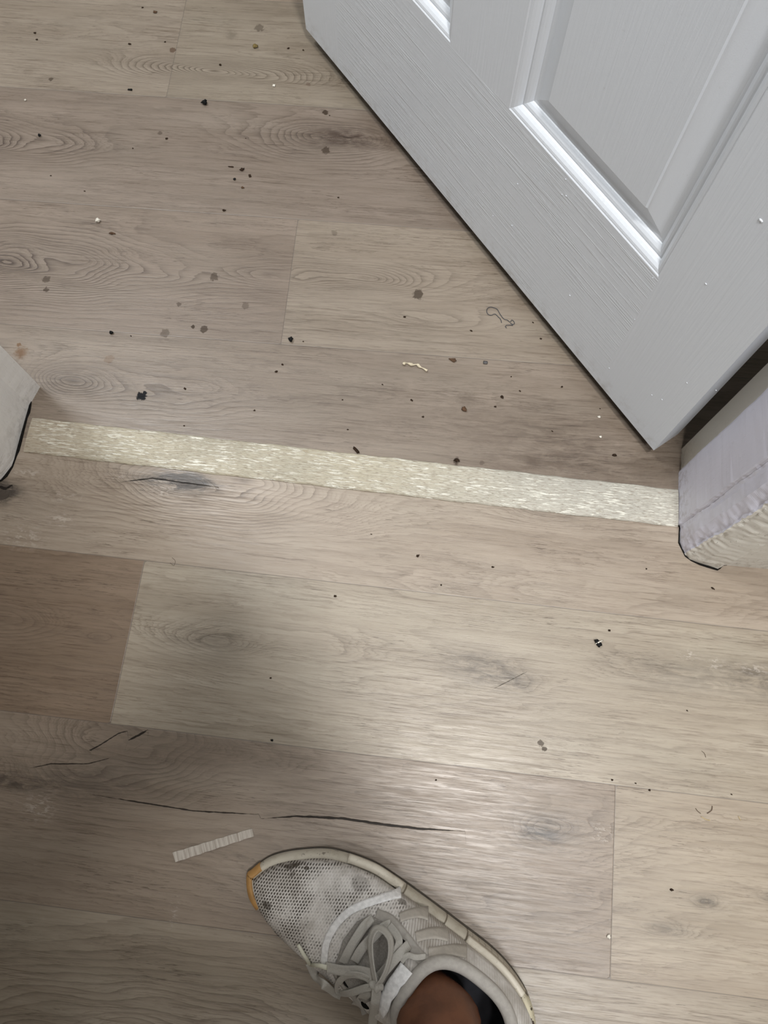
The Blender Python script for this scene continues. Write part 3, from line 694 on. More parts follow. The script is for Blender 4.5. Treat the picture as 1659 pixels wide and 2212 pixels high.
# outer band of the collar on the ankle side, smooth cloth
def patch(name, pxs, mat, off, sub=6, thick=.0012, **props):
    """polygon traced on the upper, filled with a fine grid that follows its surface"""
    P = [PS(*q) for q in pxs]
    us_ = [p.x for p in P]; vs_ = [p.y for p in P]
    poly = [(p.x, p.y) for p in P]
    bm = bmesh.new(); bv = [bm.verts.new((a, b, 0)) for a, b in poly]; fc = bm.faces.new(bv)
    bmesh.ops.triangulate(bm, faces=[fc])
    for _ in range(sub):
        le = [e for e in bm.edges if e.calc_length() > .0035]
        if not le: break
        bmesh.ops.subdivide_edges(bm, edges=le, cuts=1); bmesh.ops.triangulate(bm, faces=bm.faces[:])
    for v_ in bm.verts: v_.co.z = hz(v_.co.x, v_.co.y)+off
    bmesh.ops.recalc_face_normals(bm, faces=bm.faces)
    me = bpy.data.meshes.new(name); bm.to_mesh(me); bm.free()
    if me.polygons and me.polygons[0].normal.z < 0: me.flip_normals()
    o = link(name, me, mat, sneaker, True, **props)
    s = o.modifiers.new('thickness', 'SOLIDIFY'); s.thickness = thick; s.offset = 1
    return o
def strip(name, pxs, wpx, mat, off, n=8, thick=.0004, taper=False, parent=None, **props):
    """flat band traced along pixels, lying on the upper; wpx = width in mm"""
    C = spline([PS(*q) for q in pxs], n); N = len(C); v = []; f = []
    for i, c in enumerate(C):
        t = (C[min(i+1, N-1)]-C[max(i-1, 0)]); t.z = 0; t.normalize(); s = Vector((-t.y, t.x, 0))
        w = wpx/2000*(1 if not taper else math.sin(math.pi*min(1, .15+.85*i/N))**.5)
        for k in (-1, -.5, 0, .5, 1):
            p = c+s*w*k; v.append((p.x, p.y, hz(p.x, p.y)+off))
    for i in range(N-1):
        for k in range(4): f.append((i*5+k, i*5+k+1, i*5+k+6, i*5+k+5))
    o = mesh(name, v, f, mat, parent or sneaker, True, fix=False, **props)
    if o.data.polygons[0].normal.z < 0: o.data.flip_normals()
    s = o.modifiers.new('thickness', 'SOLIDIFY'); s.thickness = thick; s.offset = 1
    return o
stripe_mat = plain('cracked white overlay', srgb(238, 238, 238), .4, 260, .22, .6, .0008)
lace_mat = plain('grey flat lace', srgb(180, 177, 170), .8, 700, .10, .5, .0004, .3)
ton_mat = plain('grey tongue mesh', srgb(156, 152, 146), .9, 600, .25, .7, .0006, .2)
pale = plain('pale overlay film', srgb(178, 172, 163), .7, 200, .15, .3, .0004)
tip_mat = plain('clear lace tip', srgb(206, 205, 188), .35, 60, .1)
strip('toe_stripe', [(866, 1928), (845, 1934), (815, 1943), (782, 1955), (757, 1967), (738, 1983), (722, 2003), (710, 2024), (703, 2046), (700, 2070), (701, 2084)], 6.4, stripe_mat, .0006, label='cracked white band across the vamp')
patch('tongue', [(772, 1990), (800, 1976), (826, 1990), (846, 2020), (862, 2052), (866, 2078), (838, 2112), (818, 2150), (790, 2165), (752, 2135), (730, 2110), (726, 2080), (742, 2030)], ton_mat, .0010)
patch('tongue_label', [(866, 2076), (893, 2103), (880, 2118), (866, 2130), (858, 2146), (846, 2160), (840, 2180), (828, 2196), (817, 2172), (819, 2150), (838, 2116)], stripe_mat, .0036, label='white cracked pull patch on the tongue')
strip('side_stripe', [(863, 1982), (882, 1975), (905, 1971), (925, 1975)], 6.5, pale, .0006)
strip('side_stripe', [(898, 2024), (918, 2018), (942, 2015), (968, 2020)], 7, pale, .0006)
strip('side_stripe', [(925, 2058), (950, 2055), (980, 2052), (1008, 2056)], 7, pale, .0006)
strip('eyestay', [(812, 1975), (842, 1988), (864, 2012), (885, 2038), (903, 2062), (924, 2080)], 9, grey_cloth, .0008)
strip('eyestay', [(722, 2085), (730, 2110), (748, 2135), (770, 2160), (790, 2190)], 7, grey_cloth, .0008)
# laces
def ribbon(name, pts, width, mat, tilt=None, n=8, thick=.0011, parent=None, **props):
    """pts: (px, py, lift) ; flat lace with its width along tilt (or lying flat)"""
    C = spline([PS(q[0], q[1], q[2]) for q in pts], n); N = len(C); v = []; f = []
    TL = None
    if tilt is not None: TL = tilt
    for i, c in enumerate(C):
        t = (C[min(i+1, N-1)]-C[max(i-1, 0)]).normalized()
        up = Vector((0, 0, 1)); s = t.cross(up).normalized()
        a = TL if TL is not None else 0.0
        sv = (s*math.cos(a)+up*math.sin(a)); sv = (sv-t*sv.dot(t)).normalized()
        nn = t.cross(sv)
        for k in (-1, -.5, 0, .5, 1):
            v.append(c+sv*(width/2000*k)+nn*(.0006*(1-k*k)))
    for i in range(N-1):
        for k in range(4): f.append((i*5+k, i*5+k+1, i*5+k+6, i*5+k+5))
    o = mesh(name, v, f, mat, parent or sneaker, True, **props)
    s = o.modifiers.new('thickness', 'SOLIDIFY'); s.thickness = thick; s.offset = 0
    return o
ribbon('lace', [(806, 1984, .003), (788, 2000, .006), (768, 2030, .007), (752, 2058, .006), (740, 2082, .003)], 8.0, lace_mat)
ribbon('lace', [(845, 1996, .003), (826, 2005, .006), (800, 2030, .008), (780, 2052, .008), (765, 2078, .005)], 8.0, lace_mat)
ribbon('lace', [(884, 2040, .003), (868, 2056, .007), (846, 2080, .009), (822, 2108, .009), (800, 2130, .006)], 8.0, lace_mat)
ribbon('lace', [(840, 1998, .004), (856, 2018, .007), (862, 2036, .008), (852, 2060, .009), (838, 2084, .009)], 6.5, lace_mat, .25)
# bow: upright loop
L1 = ribbon('lace_bow', [(812, 2130, .014), (806, 2100, .020), (801, 2065, .022), (800, 2035, .020), (806, 2014, .018), (817, 2005, .017), (832, 2012, .017), (843, 2030, .018), (844, 2058, .020), (837, 2090, .019), (826, 2115, .016), (815, 2130, .014)], 7.5, lace_mat, 1.05)
# low loop to the inner side
ribbon('lace', [(812, 2128, .012), (790, 2112, .012), (765, 2106, .011), (744, 2110, .008), (731, 2126, .006), (732, 2143, .006), (752, 2146, .009), (785, 2136, .012), (810, 2130, .012)], 6.0, lace_mat, .45)
ribbon('lace', [(810, 2124, .013), (802, 2106, .013), (775, 2098, .011), (740, 2097, .009), (704, 2090, .008)], 8.5, lace_mat, .15)
vs, fs = tube([PS(706, 2090, .0085), PS(690, 2086, .0085), PS(668, 2083, .008)], [.0022, .0019, .0017], 8); mesh('lace_tip', vs, fs, tip_mat, sneaker, True)
ribbon('lace', [(669, 2082, .005), (682, 2108, .006), (700, 2128, .005), (722, 2143, .004), (736, 2150, .003)], 7.5, lace_mat, .1)
vs, fs = tube([PS(669, 2082, .006), PS(656, 2062, .007), PS(644, 2041, .008)], [.0020, .0018, .0016], 8); mesh('lace_tip', vs, fs, tip_mat, sneaker, True)
ribbon('lace', [(812, 2132, .012), (800, 2142, .010), (784, 2154, .008), (768, 2172, .004)], 8.0, lace_mat, .1)
ribbon('lace', [(814, 2132, .013), (812, 2155, .013), (809, 2180, .011), (804, 2215, .007)], 8.0, lace_mat, .2)
ribbon('lace', [(866, 2078, .004), (880, 2064, .006), (898, 2068, .006), (920, 2066, .002)], 4.5, lace_mat, .3)
k = PS(813, 2129, .013)
bm = bmesh.new(); bmesh.ops.create_icosphere(bm, subdivisions=3, radius=1, matrix=Matrix.Translation(k) @ Matrix.Diagonal((.0058, .0048, .0045, 1)))
for v_ in bm.verts: v_.co += (v_.co-k)*.18*math.sin(v_.co.x*900+v_.co.y*700)
me = bpy.data.meshes.new('lace_knot'); bm.to_mesh(me); bm.free(); link('lace_knot', me, lace_mat, sneaker, True)
# eyelet holes seen as dark slots
for px, py, r in [(750, 2126, 3.0), (870, 2034, 2.2), (789, 2172, 3.0)]:
    p = PS(px, py, .0022); bm = bmesh.new(); bmesh.ops.create_cone(bm, cap_ends=True, segments=16, radius1=r/1000, radius2=r/1000*.8, depth=.0012, matrix=Matrix.Translation(p)@Matrix.Diagonal((1.5, .8, 1, 1)))
    me = bpy.data.meshes.new('eyelet'); bm.to_mesh(me); bm.free(); link('eyelet', me, grime, sneaker)

# ------------------------------------------------------------------ person (only the bare ankle is in the frame)
def skin_body(name, joints, bones, mat, parent=None, sub=2, rootj=None, **props):
    names = list(joints); me = bpy.data.meshes.new(name)
    me.from_pydata([joints[k][0] for k in names], [(names.index(a), names.index(b)) for a, b in bones], []); me.update()
    o = link(name, me, mat, parent, False, **props)
    bm = bmesh.new(); bm.from_mesh(me); L = bm.verts.layers.skin.verify(); bm.verts.ensure_lookup_table()
    for i, k in enumerate(names):
        r = joints[k][1]; bm.verts[i][L].radius = (r, r) if not isinstance(r, tuple) else r
        bm.verts[i][L].use_root = (k == (rootj or names[0]))
    bm.to_mesh(me); bm.free()
    s = o.modifiers.new('skin', 'SKIN'); s.use_smooth_shade = True; s.branch_smoothing = .4
    b = o.modifiers.new('sub', 'SUBSURF'); b.levels = sub; b.render_levels = sub
    return o
m = NT('brown skin'); o = m.obj(); n = m.noise(o, 45, 4, .6)
skin = m.done(m.mix(m.ramp(n, .35, .7, 0, 1), srgb(112, 72, 50), srgb(92, 58, 40)), .5, m.bump(m.noise(o, 500, 3), .15, .0005), .4)
m.b.inputs['Subsurface Weight'].default_value = .12; m.b.inputs['Subsurface Radius'].default_value = (.01, .004, .002)
def SL(u, v, z): return tuple(SM @ Vector((u, v, z)))
J = {
 'pelvis': ((-.02, -.50, .90), (.145, .11)), 'waist': ((-.02, -.43, 1.05), (.130, .095)), 'chest': ((-.02, -.33, 1.24), (.150, .105)), 'collar': ((-.02, -.265, 1.39), (.09, .07)),
 'neck': ((-.02, -.225, 1.455), .052), 'jaw': ((-.02, -.175, 1.50), (.062, .068)), 'skull': ((-.02, -.160, 1.58), (.075, .092)), 'top': ((-.02, -.175, 1.65), .055), 'nose': ((-.02, -.088, 1.515), (.013, .015)),
 'sr': ((.16, -.27, 1.35), .056), 'er': ((.22, -.29, 1.06), .042), 'wr': ((.075, -.14, .865), .026), 'sl': ((-.20, -.27, 1.35), .056), 'el': ((-.25, -.28, 1.06), .042), 'wl': ((-.080, -.15, .865), .026),
 'pr': ((.062, -.095, .835), (.030, .018)), 'pl': ((-.066, -.105, .835), (.030, .018)),
 'hr': ((.08, -.50, .84), .088), 'kr': ((.085, -.385, .47), .056), 'cr': ((.083, -.355, .33), .052), 'ar1': ((.079, -.275, .17), .0355), 'ar2': (SL(.205, -.0025, .108), .0375), 'ar': (SL(.208, .000, .080), .036), 'heelr': (SL(.235, .002, .045), .026), 'fr': (SL(.150, .000, .052), .026), 'tr': (SL(.075, -.005, .040), .020),
 'hl': ((-.12, -.50, .84), .088), 'kl': ((-.17, -.44, .47), .056), 'cl': ((-.16, -.50, .32), .050), 'al': ((-.15, -.56, .09), .034), 'heell': ((-.14, -.585, .045), .028), 'fl': ((-.185, -.50, .045), .026), 'tl': ((-.225, -.43, .032), .020)}
BN = [('pelvis', 'waist'), ('waist', 'chest'), ('chest', 'collar'), ('collar', 'neck'), ('neck', 'jaw'), ('jaw', 'skull'), ('skull', 'top'), ('jaw', 'nose'), ('collar', 'sr'), ('sr', 'er'), ('er', 'wr'), ('wr', 'pr'), ('collar', 'sl'), ('sl', 'el'), ('el', 'wl'), ('wl', 'pl'),
      ('pelvis', 'hr'), ('hr', 'kr'), ('kr', 'cr'), ('cr', 'ar1'), ('ar1', 'ar2'), ('ar2', 'ar'), ('ar', 'heelr'), ('ar', 'fr'), ('fr', 'tr'), ('pelvis', 'hl'), ('hl', 'kl'), ('kl', 'cl'), ('cl', 'al'), ('al', 'heell'), ('al', 'fl'), ('fl', 'tl')]
for sd, s in (('r', 1), ('l', -1)):
    px_, py_ = (.062, -.095) if s > 0 else (-.066, -.105)
    for k in range(4):
        b = Vector((px_-s*.004, py_-.018+.0175*k, .826)); L_ = [.92, 1.08, 1.0, .8][3-k]
        a1 = b+Vector((-s*.018, .010, -.010))*L_; a2 = a1+Vector((-s*.024, .010, .002))*L_
        J[f'f{k}a{sd}'] = (tuple(b), .0092); J[f'f{k}b{sd}'] = (tuple(a1), .0082); J[f'f{k}c{sd}'] = (tuple(a2), .0070)
        BN += [('p'+sd, f'f{k}a{sd}'), (f'f{k}a{sd}', f'f{k}b{sd}'), (f'f{k}b{sd}', f'f{k}c{sd}')]
    b = Vector((px_-s*.006, py_-.012, .852)); J['ta'+sd] = (tuple(b), .011); J['tb'+sd] = (tuple(b+Vector((-s*.022, .018, .006))), .0095); J['tc'+sd] = (tuple(b+Vector((-s*.040, .032, .002))), .0085)
    BN += [('p'+sd, 'ta'+sd), ('ta'+sd, 'tb'+sd), ('tb'+sd, 'tc'+sd)]
person = skin_body('person', J, BN, skin)
person['label'] = 'person with bare brown ankle standing in the dirty white sneaker'; person['category'] = 'person'
shirt_mat = plain('charcoal cotton', srgb(70, 72, 78), .9, 300, .2); short_mat = plain('dark denim', srgb(52, 58, 72), .9, 300, .2)
Q = {k: (J[k][0], tuple(r+.014 for r in J[k][1]) if isinstance(J[k][1], tuple) else J[k][1]+.014) for k in ('pelvis', 'waist', 'chest', 'collar', 'sr', 'sl')}
Q['hem'] = ((-.02, -.495, .935), (.160, .128)); Q['mr'] = ((.192, -.281, 1.19), .062); Q['ml'] = ((-.228, -.276, 1.19), .062)
skin_body('shirt', {k: v for k, v in Q.items() if k != 'pelvis'}, [('hem', 'waist'), ('waist', 'chest'), ('chest', 'collar'), ('collar', 'sr'), ('sr', 'mr'), ('collar', 'sl'), ('sl', 'ml')], shirt_mat, person)
Q = {'pelvis': ((-.02, -.50, .905), (.150, .125)), 'top': ((-.02, -.475, .99), (.150, .118)), 'hr': ((.082, -.497, .80), .104), 'hl': ((-.124, -.497, .80), .104), 'kr': ((.085, -.40, .53), .082), 'kl': ((-.165, -.448, .53), .082)}
skin_body('shorts', Q, [('top', 'pelvis'), ('pelvis', 'hr'), ('hr', 'kr'), ('pelvis', 'hl'), ('hl', 'kl')], short_mat, person)
bm = bmesh.new(); bmesh.ops.create_icosphere(bm, subdivisions=4, radius=1, matrix=Matrix.Translation((-.02, -.185, 1.592)) @ Matrix.Diagonal((.090, .108, .098, 1)))
bmesh.ops.delete(bm, geom=[v_ for v_ in bm.verts if v_.co.y > -.165+(v_.co.z-1.57)*.9 or v_.co.z < 1.52], context='VERTS')
me = bpy.data.meshes.new('hair'); bm.to_mesh(me); bm.free(); o = link('hair', me, plain('black hair', (.015, .012, .010, 1), .7, 300, .3), person, True)
s_ = o.modifiers.new('thickness', 'SOLIDIFY'); s_.thickness = .008
# the other sneaker, just below the frame
ld = Vector((-.22, .45, 0)).normalized(); ls = Vector((ld.y, -ld.x, 0))      # toe direction, wearer's right
sn2 = sneaker.copy(); COL.objects.link(sn2)
o2_ = Vector((-.15, -.56, 0))+ld*.208
sn2.matrix_world = Matrix(((-ld.x, -ls.x, 0, o2_.x), (-ld.y, -ls.y, 0, o2_.y), (0, 0, 1, 0), (0, 0, 0, 1)))
sn2['label'] = 'second white knit sneaker on the other foot, just outside the lower edge'
for c_ in list(sneaker.children):
    k_ = c_.copy(); COL.objects.link(k_); k_.parent = sn2
# the phone the person aims at the floor; its lens is where the picture is taken from
ph = bpy.data.objects.new('phone', None); COL.objects.link(ph)
ph.matrix_world = Matrix.Translation((0, 0, CAM_H)) @ ROT.to_4x4()
ph['label'] = 'phone held level at waist height in both hands of the person, out of frame'; ph['category'] = 'phone'
box('phone_body', (-.058, -.128, .004), (.018, .022, .012), plain('phone glass', (.02, .02, .024, 1), .2), ph, .0035)
box('screen', (-.055, -.125, .0121), (.015, .019, .0124), plain('dark screen', (.01, .01, .012, 1), .1), ph)

# ------------------------------------------------------------------ bits on the floor
dirt_mat = plain('dark crumb', srgb(58, 44, 33), .9, 600, .5, .8, .001, .15)
black_mat = plain('black grit', (.008, .008, .008, 1), .7, 600, .4, .8, .001, .2)
brown_mat = plain('brown crumb', srgb(92, 66, 44), .85, 600, .4, .8)
pale_mat = plain('pale flake', srgb(225, 220, 208), .6, 500, .15, .5)
olive_mat = plain('dry leaf bit', srgb(122, 104, 58), .8, 500, .3, .6)
def crumb(px, py, rx, ry, mat, label, cat='crumb', group=None, name='dirt_crumb', ang=0.0, h=.55):
    p = W(px, py); bm = bmesh.new(); bmesh.ops.create_icosphere(bm, subdivisions=2, radius=1); s = random.random()*40
    for v_ in bm.verts:
        c = v_.co; k_ = 1+.22*math.sin(c.x*5+s)+.20*math.sin(c.y*6.3+s*1.7)+.16*math.sin(c.z*7.1+s*.6); v_.co = c*k_
    M = Matrix.Rotation(ang, 4, 'Z') @ Matrix.Diagonal((rx/1000, ry/1000, min(rx, ry)/1000*h, 1)); bmesh.ops.transform(bm, matrix=M, verts=bm.verts)
    zmin = min(v_.co.z for v_ in bm.verts)
    for v_ in bm.verts: v_.co.z -= zmin
    me = bpy.data.meshes.new(name); bm.to_mesh(me); bm.free()
    o = link(name, me, mat, None, True); o.location = (p.x, p.y, 0); o['label'] = label; o['category'] = cat
    if group: o['group'] = group
    return o
crumb(443, 225, 3.6, 3.4, black_mat, 'round shiny black bead-like grit on the far room floor, near the top plank seam', 'grit', name='black_grit', h=.8)
crumb(282, 195, 3.2, 1.5, black_mat, 'flat black crumb lying on the topmost long plank seam', h=.6)
crumb(629, 735, 3.2, 3.0, black_mat, 'round black grit just right of the foot of the plank end joint', 'grit', name='black_grit', h=.8)
crumb(241, 720, 2.1, 2.1, black_mat, 'small round black grit at the left, above the round wood knot', 'grit', name='black_grit', h=.8)
crumb(86, 294, 2.0, 1.9, black_mat, 'small round dark grit beside the curved grain at the upper left edge', 'grit', name='black_grit', h=.8)
crumb(484, 455, 2.3, 1.4, dirt_mat, 'dark crumb on the second long plank seam of the far room')
crumb(242, 505, 3.8, 1.6, brown_mat, 'oval brown crumb below the white paper flake')
crumb(213, 479, 3.6, 2.6, pale_mat, 'crumpled white paper flake on the far room floor at upper left', 'flake', name='paper_flake', ang=.5, h=1.0)
crumb(55, 217, 1.7, 1.3, pale_mat, 'tiny bright white flake near the top left edge', 'flake', name='paper_flake')
crumb(592, 186, 1.8, 2.2, pale_mat, 'tiny pale flake between the top seam and the door', 'flake', name='paper_flake')
crumb(551, 102, 3.2, 3.4, olive_mat, 'olive brown leaf bit near the top of the photo', 'leaf bit', name='leaf_bit', h=.5)
crumb(335, 27, 2.6, 1.9, brown_mat, 'brown crumb at the very top, left of the plank end joint')
crumb(540, 381, 1.6, 2.4, dirt_mat, 'slanting dark crumb right of the crumb cluster near the door', ang=.4)
crumb(523, 367, 3.0, 2.0, dirt_mat, 'largest dark crumb of the cluster in the second far plank', ang=.5)
crumb(507, 388, 1.7, 1.6, black_mat, 'small black crumb at the left of the cluster in the second far plank')
crumb(524, 406, 2.2, 1.4, brown_mat, 'brown crumb just below the crumb cluster in the second far plank')
crumb(500, 361, 3.4, 1.0, dirt_mat, 'long thin dark crumb above the cluster in the second far plank')
crumb(979, 779, 4.6, 2.1, brown_mat, 'flat brown crumb to the right of the curved white peel', ang=-.2)
crumb(1048, 784, 2.7, 1.8, plain('grey grit', srgb(86, 84, 84), .7), 'grey grit crumb to the right of the flat brown crumb', 'grit', name='grey_grit')
crumb(1002, 885, 3.6, 2.4, brown_mat, 'bean shaped brown crumb in the middle of the last far plank', ang=-.7, h=.7)
crumb(1327, 984, 3.0, 1.5, dirt_mat, 'dark crumb lying below the bottom hinge corner of the door')
crumb(986, 995, 3.0, 2.0, dirt_mat, 'dark lump of dirt pressed on the upper edge of the threshold strip', h=.4)
crumb(1084, 858, 2.2, 1.4, dirt_mat, 'small dark crumb up right of the bean shaped crumb', ang=-.8)
o = crumb(770, 974, 5.0, 1.6, dirt_mat, 'shaggy dark crumb on the top edge of the threshold strip', ang=-.75, h=.9); o.location.z = .0005
o = crumb(1291, 1391, 4.6, 2.8, black_mat, 'large black lump of dirt on the near room floor with a white fleck', 'dirt', name='dirt_lump', ang=-.9, h=.8)
mesh('white_fleck', *tube([(-.0030, -.0006, .0030), (0, .0012, .0042), (.0030, .0030, .0030), (.0055, .0048, .0010)], [.0005, .0008, .0006, .0004], 6), pale_mat, o, True, label='white fleck stuck on it')
crumb(1316, 1362, 1.3, 1.0, dirt_mat, 'tiny dark crumb up right of the large black lump')
crumb(1315, 2023, 1.8, 1.8, pale_mat, 'round white flake beside the short plank joint right of the sneaker', 'flake', name='paper_flake')
crumb(1294, 901, 2.0, 1.5, pale_mat, 'white flake left of the lower door corner, the upper of two', 'flake', name='paper_flake')
crumb(1297, 944, 1.8, 1.4, pale_mat, 'white flake left of the lower door corner, the lower of two', 'flake', name='paper_flake')
crumb(724, 1288, 1.5, 1.0, dirt_mat, 'tiny dark crumb on the pale plank above the soft shadow edge')
crumb(588, 1599, 1.4, 1.2, black_mat, 'tiny black crumb on the seam in the soft shadow')
crumb(902, 1201, 2.0, 1.3, dirt_mat, 'small dark crumb just below the middle of the threshold strip', ang=.6)
crumb(1064, 1225, 1.5, 1.0, dirt_mat, 'tiny crumb right of centre below the threshold strip')
crumb(1450, 1922, 1.6, 1.2, dirt_mat, 'small dark crumb on the right-hand plank level with the sneaker toe')
crumb(1539, 1271, 2.0, 1.0, dirt_mat, 'small slanting crumb below the right-hand door casing', ang=-.5)
crumb(996, 1022, 1.6, 1.0, dirt_mat, 'tiny dark crumb on the threshold strip')['label'] = 'tiny dark crumb lying on top of the pale threshold strip'
for px, py, r, ph_ in [(76, 72, 1.9, 'near the top left corner, upper of a close pair'), (80, 86, 1.8, 'near the top left corner, lower of a close pair'), (308, 17, 1.7, 'at the top edge, left of the brown crumb there'), (280, 96, 2.3, 'in the middle of the top left plank'), (476, 141, 2.2, 'on the arrow-shaped grain left of the door'), (183, 413, 1.4, 'just above the second long seam, at the left'), (110, 380, 1.4, 'in the dark second plank, left, one hand above the paper flake'), (360, 300, 1.9, 'below the bead-like grit, on a faint dark smear'), (287, 321, 1.2, 'alone in the middle of the second far plank'), (731, 427, 1.4, 'near the door, just above the second long seam'), (357, 91, 1.5, 'close to the left of the top plank end joint'), (655, 109, 1.6, 'nearest the door on the topmost plank'), (623, 105, 2.0, 'between the olive leaf bit and the door'), (712, 250, 1.2, 'beside the brown stain cluster near the door'), (531, 299, 1.0, 'above the dark crumb cluster of the second far plank')]:
    crumb(px, py, r*.88, r*.88*random.uniform(.5, .8), dirt_mat, 'tiny dark crumb '+ph_, group='tiny crumbs on the upper planks of the far room', ang=random.uniform(-.6, .6))
for px, py, r, ph_ in [(283, 726, 1.2, 'right next to the small round black grit at left'), (655, 738, 1.2, 'right next to the round black grit by the end joint'), (400, 840, 1.6, 'to the right of the dark grey blotch'), (597, 803, 2.0, 'below the end joint, lower and larger of a close pair'), (610, 788, 1.5, 'below the end joint, upper of a close pair'), (550, 887, 1.5, 'between the grey blotch and the middle of the threshold'), (826, 831, 1.4, 'below and left of the curved cream peel'), (874, 685, 1.7, 'between the round brown stain and the curved peel'), (889, 865, 1.9, 'left of the bean shaped crumb, upper one'), (914, 901, 1.7, 'left of the bean shaped crumb, lower one'), (1070, 879, 1.5, 'to the right of the bean shaped crumb'), (1123, 845, 1.3, 'further up right from the bean shaped crumb'), (1214, 836, 1.5, 'halfway between the bean shaped crumb and the door bottom'), (1168, 732, 1.5, 'below the curled thread, close to the door bottom'), (1151, 697, 1.2, 'to the right of the curled thread, beside the door'),
                  (1018, 715, 1.8, 'below and left of the curled thread'), (1193, 932, 1.4, 'above the faint ring stain by the threshold'), (398, 920, 1.3, 'near the left part of the threshold, above it'), (740, 864, 1.0, 'in the bare middle of the last far plank'), (1296, 883, 1.0, 'just above the upper white flake near the door corner'), (1104, 814, 1.2, 'right of the grey grit, towards the door'), (751, 928, 1.2, 'above the shaggy crumb at the threshold')]:
    crumb(px, py, r*.88, r*.88*random.uniform(.55, .9), dirt_mat, 'tiny dark crumb '+ph_, group='tiny crumbs on the last far plank before the threshold', ang=random.uniform(-.6, .6))
for px, py, r, ph_ in [(802, 1154, 1.1, 'below the left half of the threshold, under its middle'), (953, 1264, 1.1, 'near the long seam below the threshold, centre'), (585, 1465, 1.2, 'inside the soft round shadow'), (1484, 1535, 1.1, 'on the right, between the black lump and the short hair'), (1322, 1685, 1.3, 'just above the short plank joint at right'), (1373, 1692, 1.2, 'right of the short plank joint top, upper one'), (1403, 1707, 1.4, 'right of the short plank joint top, lower one'), (1580, 1716, 1.1, 'near the right edge above the pale straw strand'), (942, 1685, 1.1, 'on the seam below the bright floor sheen'), (1396, 1229, 1.1, 'left of the right-hand casing foot')]:
    crumb(px, py, r*.88, r*.88*random.uniform(.55, .9), dirt_mat, 'tiny dark crumb '+ph_, group='tiny crumbs on the near room planks', ang=random.uniform(-.6, .6))
# threads, hairs, peel
def thread(name, pxs, r, mat, label, cat, n=6, z=.0008, group=None, rad=None):
    P = spline([W(x, y)+Vector((0, 0, z+.0006*math.sin(i*1.7)**2)) for i, (x, y) in enumerate(pxs)], n)
    vs, fs = tube(P, r/1000, 6); o = mesh(name, vs, fs, mat, None, True); o['label'] = label; o['category'] = cat
    if group: o['group'] = group
    return o
f3 = lambda L: [(830+a*.3556, 560+b*.3556) for a, b in L]
thr_m = plain('dark blue grey thread', srgb(58, 62, 70), .8)
thread('thread', f3([(712, 388), (706, 368), (690, 350), (672, 336), (650, 342), (632, 338), (622, 322), (626, 302), (645, 293), (668, 298), (686, 308), (700, 330), (712, 350), (728, 366), (746, 372), (764, 384), (774, 372), (786, 380), (790, 394), (778, 398), (766, 390), (780, 404), (762, 402), (742, 404), (736, 412), (742, 420)]), .38, thr_m, 'loose curled dark grey thread on the floor beside the door bottom', 'thread', 5)
hair_m = plain('brown hair strand', srgb(84, 62, 44), .6)
thread('hair_strand', [(372, 1205), (379, 1212), (376, 1222), (368, 1216)], .16, hair_m, 'curled short hair on the seam above the brown plank end', 'hair')
thread('hair_strand', [(1515, 1622), (1521, 1628), (1524, 1636)], .2, hair_m, 'short hair on the right planks level with the floor highlight', 'hair')
thread('hair_strand', [(1502, 1746), (1507, 1753), (1513, 1757)], .3, hair_m, 'left one of three short hairs on the right-hand plank', 'hair')
thread('hair_strand', [(1538, 1741), (1536, 1750), (1527, 1757)], .35, hair_m, 'right one of three short hairs on the right-hand plank', 'hair')
thread('hair_strand', [(1514, 1764), (1524, 1770), (1533, 1772)], .35, plain('straw strand', srgb(190, 168, 122), .6), 'pale lowest one of three short hairs on the right-hand plank', 'hair')
thread('hair_strand', [(1594, 1763), (1599, 1772)], .3, plain('straw strand', srgb(190, 168, 122), .6), 'pale single straw strand near the right edge', 'hair')
P = [W(x, y) for x, y in [(871, 789), (877, 785), (888, 789), (900, 789), (908, 794), (922, 802)]]; P = spline(P, 5)
rr_ = [.0011+.0007*math.sin(i*.8)+(.0003 if i % 3 else 0) for i in range(len(P))]
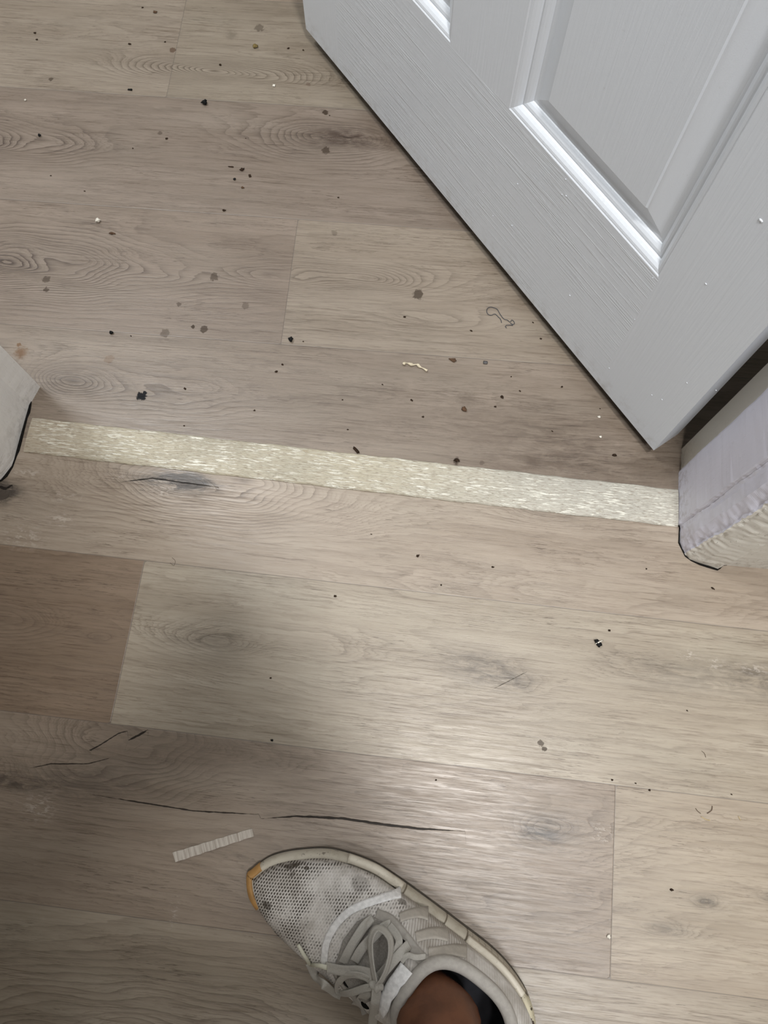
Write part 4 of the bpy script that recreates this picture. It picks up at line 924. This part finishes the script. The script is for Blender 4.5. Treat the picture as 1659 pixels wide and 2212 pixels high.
for i, p in enumerate(P): p.z = .0017+.0006*math.sin(i*.9)
vs, fs = tube(P, rr_, 8)
o = mesh('paint_peel', vs, fs, plain('cream paint peel', srgb(214, 202, 176), .6, 300, .2, .5), None, True); o['label'] = 'curved cream paint peel on the last far plank, up from the threshold'; o['category'] = 'peel'
# cut sliver of vinyl plank
m = NT('sliver of plank'); oo = m.obj()
a = m.noise(m.map(oo, (420, 14, 1)), 1, 4, .65, .3)
col = m.mix(m.ramp(a, .38, .62, 0, 1), srgb(160, 151, 141), srgb(190, 184, 175)); col = m.mix(m.ramp(m.noise(m.map(oo, (900, 30, 1)), 1, 3), .55, .7, 0, .6), col, srgb(118, 104, 92))
sl_mat = m.done(col, .5, m.bump(a, .4, .0006), .4)
q = [W(374, 1841), W(380, 1862), W(549, 1806), W(545, 1789)]; c = sum(q, Vector())/4; ax = ((q[3]+q[2])-(q[0]+q[1])).normalized(); ay = Vector((-ax.y, ax.x, 0))
loc = [((p-c).dot(ax), (p-c).dot(ay)) for p in q]
N = 16; vs = []; fs = []
for i in range(N+1):
    t = i/N
    lo = [loc[1][k]*(1-t)+loc[2][k]*t for k in (0, 1)]; hi = [loc[0][k]*(1-t)+loc[3][k]*t for k in (0, 1)]
    z = .0005+.0012*(2*t-1)**2*.5; j = .0003*math.sin(i*2.3)
    vs += [(lo[0], lo[1]+j, z), (hi[0], hi[1]+j, z), (hi[0], hi[1]+j, z+.0014), (lo[0], lo[1]+j, z+.0014)]
for i in range(N):
    for k in range(4): fs.append((i*4+k, i*4+(k+1) % 4, (i+1)*4+(k+1) % 4, (i+1)*4+k))
fs += [(0, 1, 2, 3), (N*4, N*4+1, N*4+2, N*4+3)]
o = mesh('plank_sliver', vs, fs, sl_mat); o.matrix_world = Matrix(((ax.x, ay.x, 0, c.x), (ax.y, ay.y, 0, c.y), (0, 0, 1, -.0004), (0, 0, 0, 1)))
o['label'] = 'thin cut sliver of wood-look flooring lying above the toe of the sneaker'; o['category'] = 'offcut'
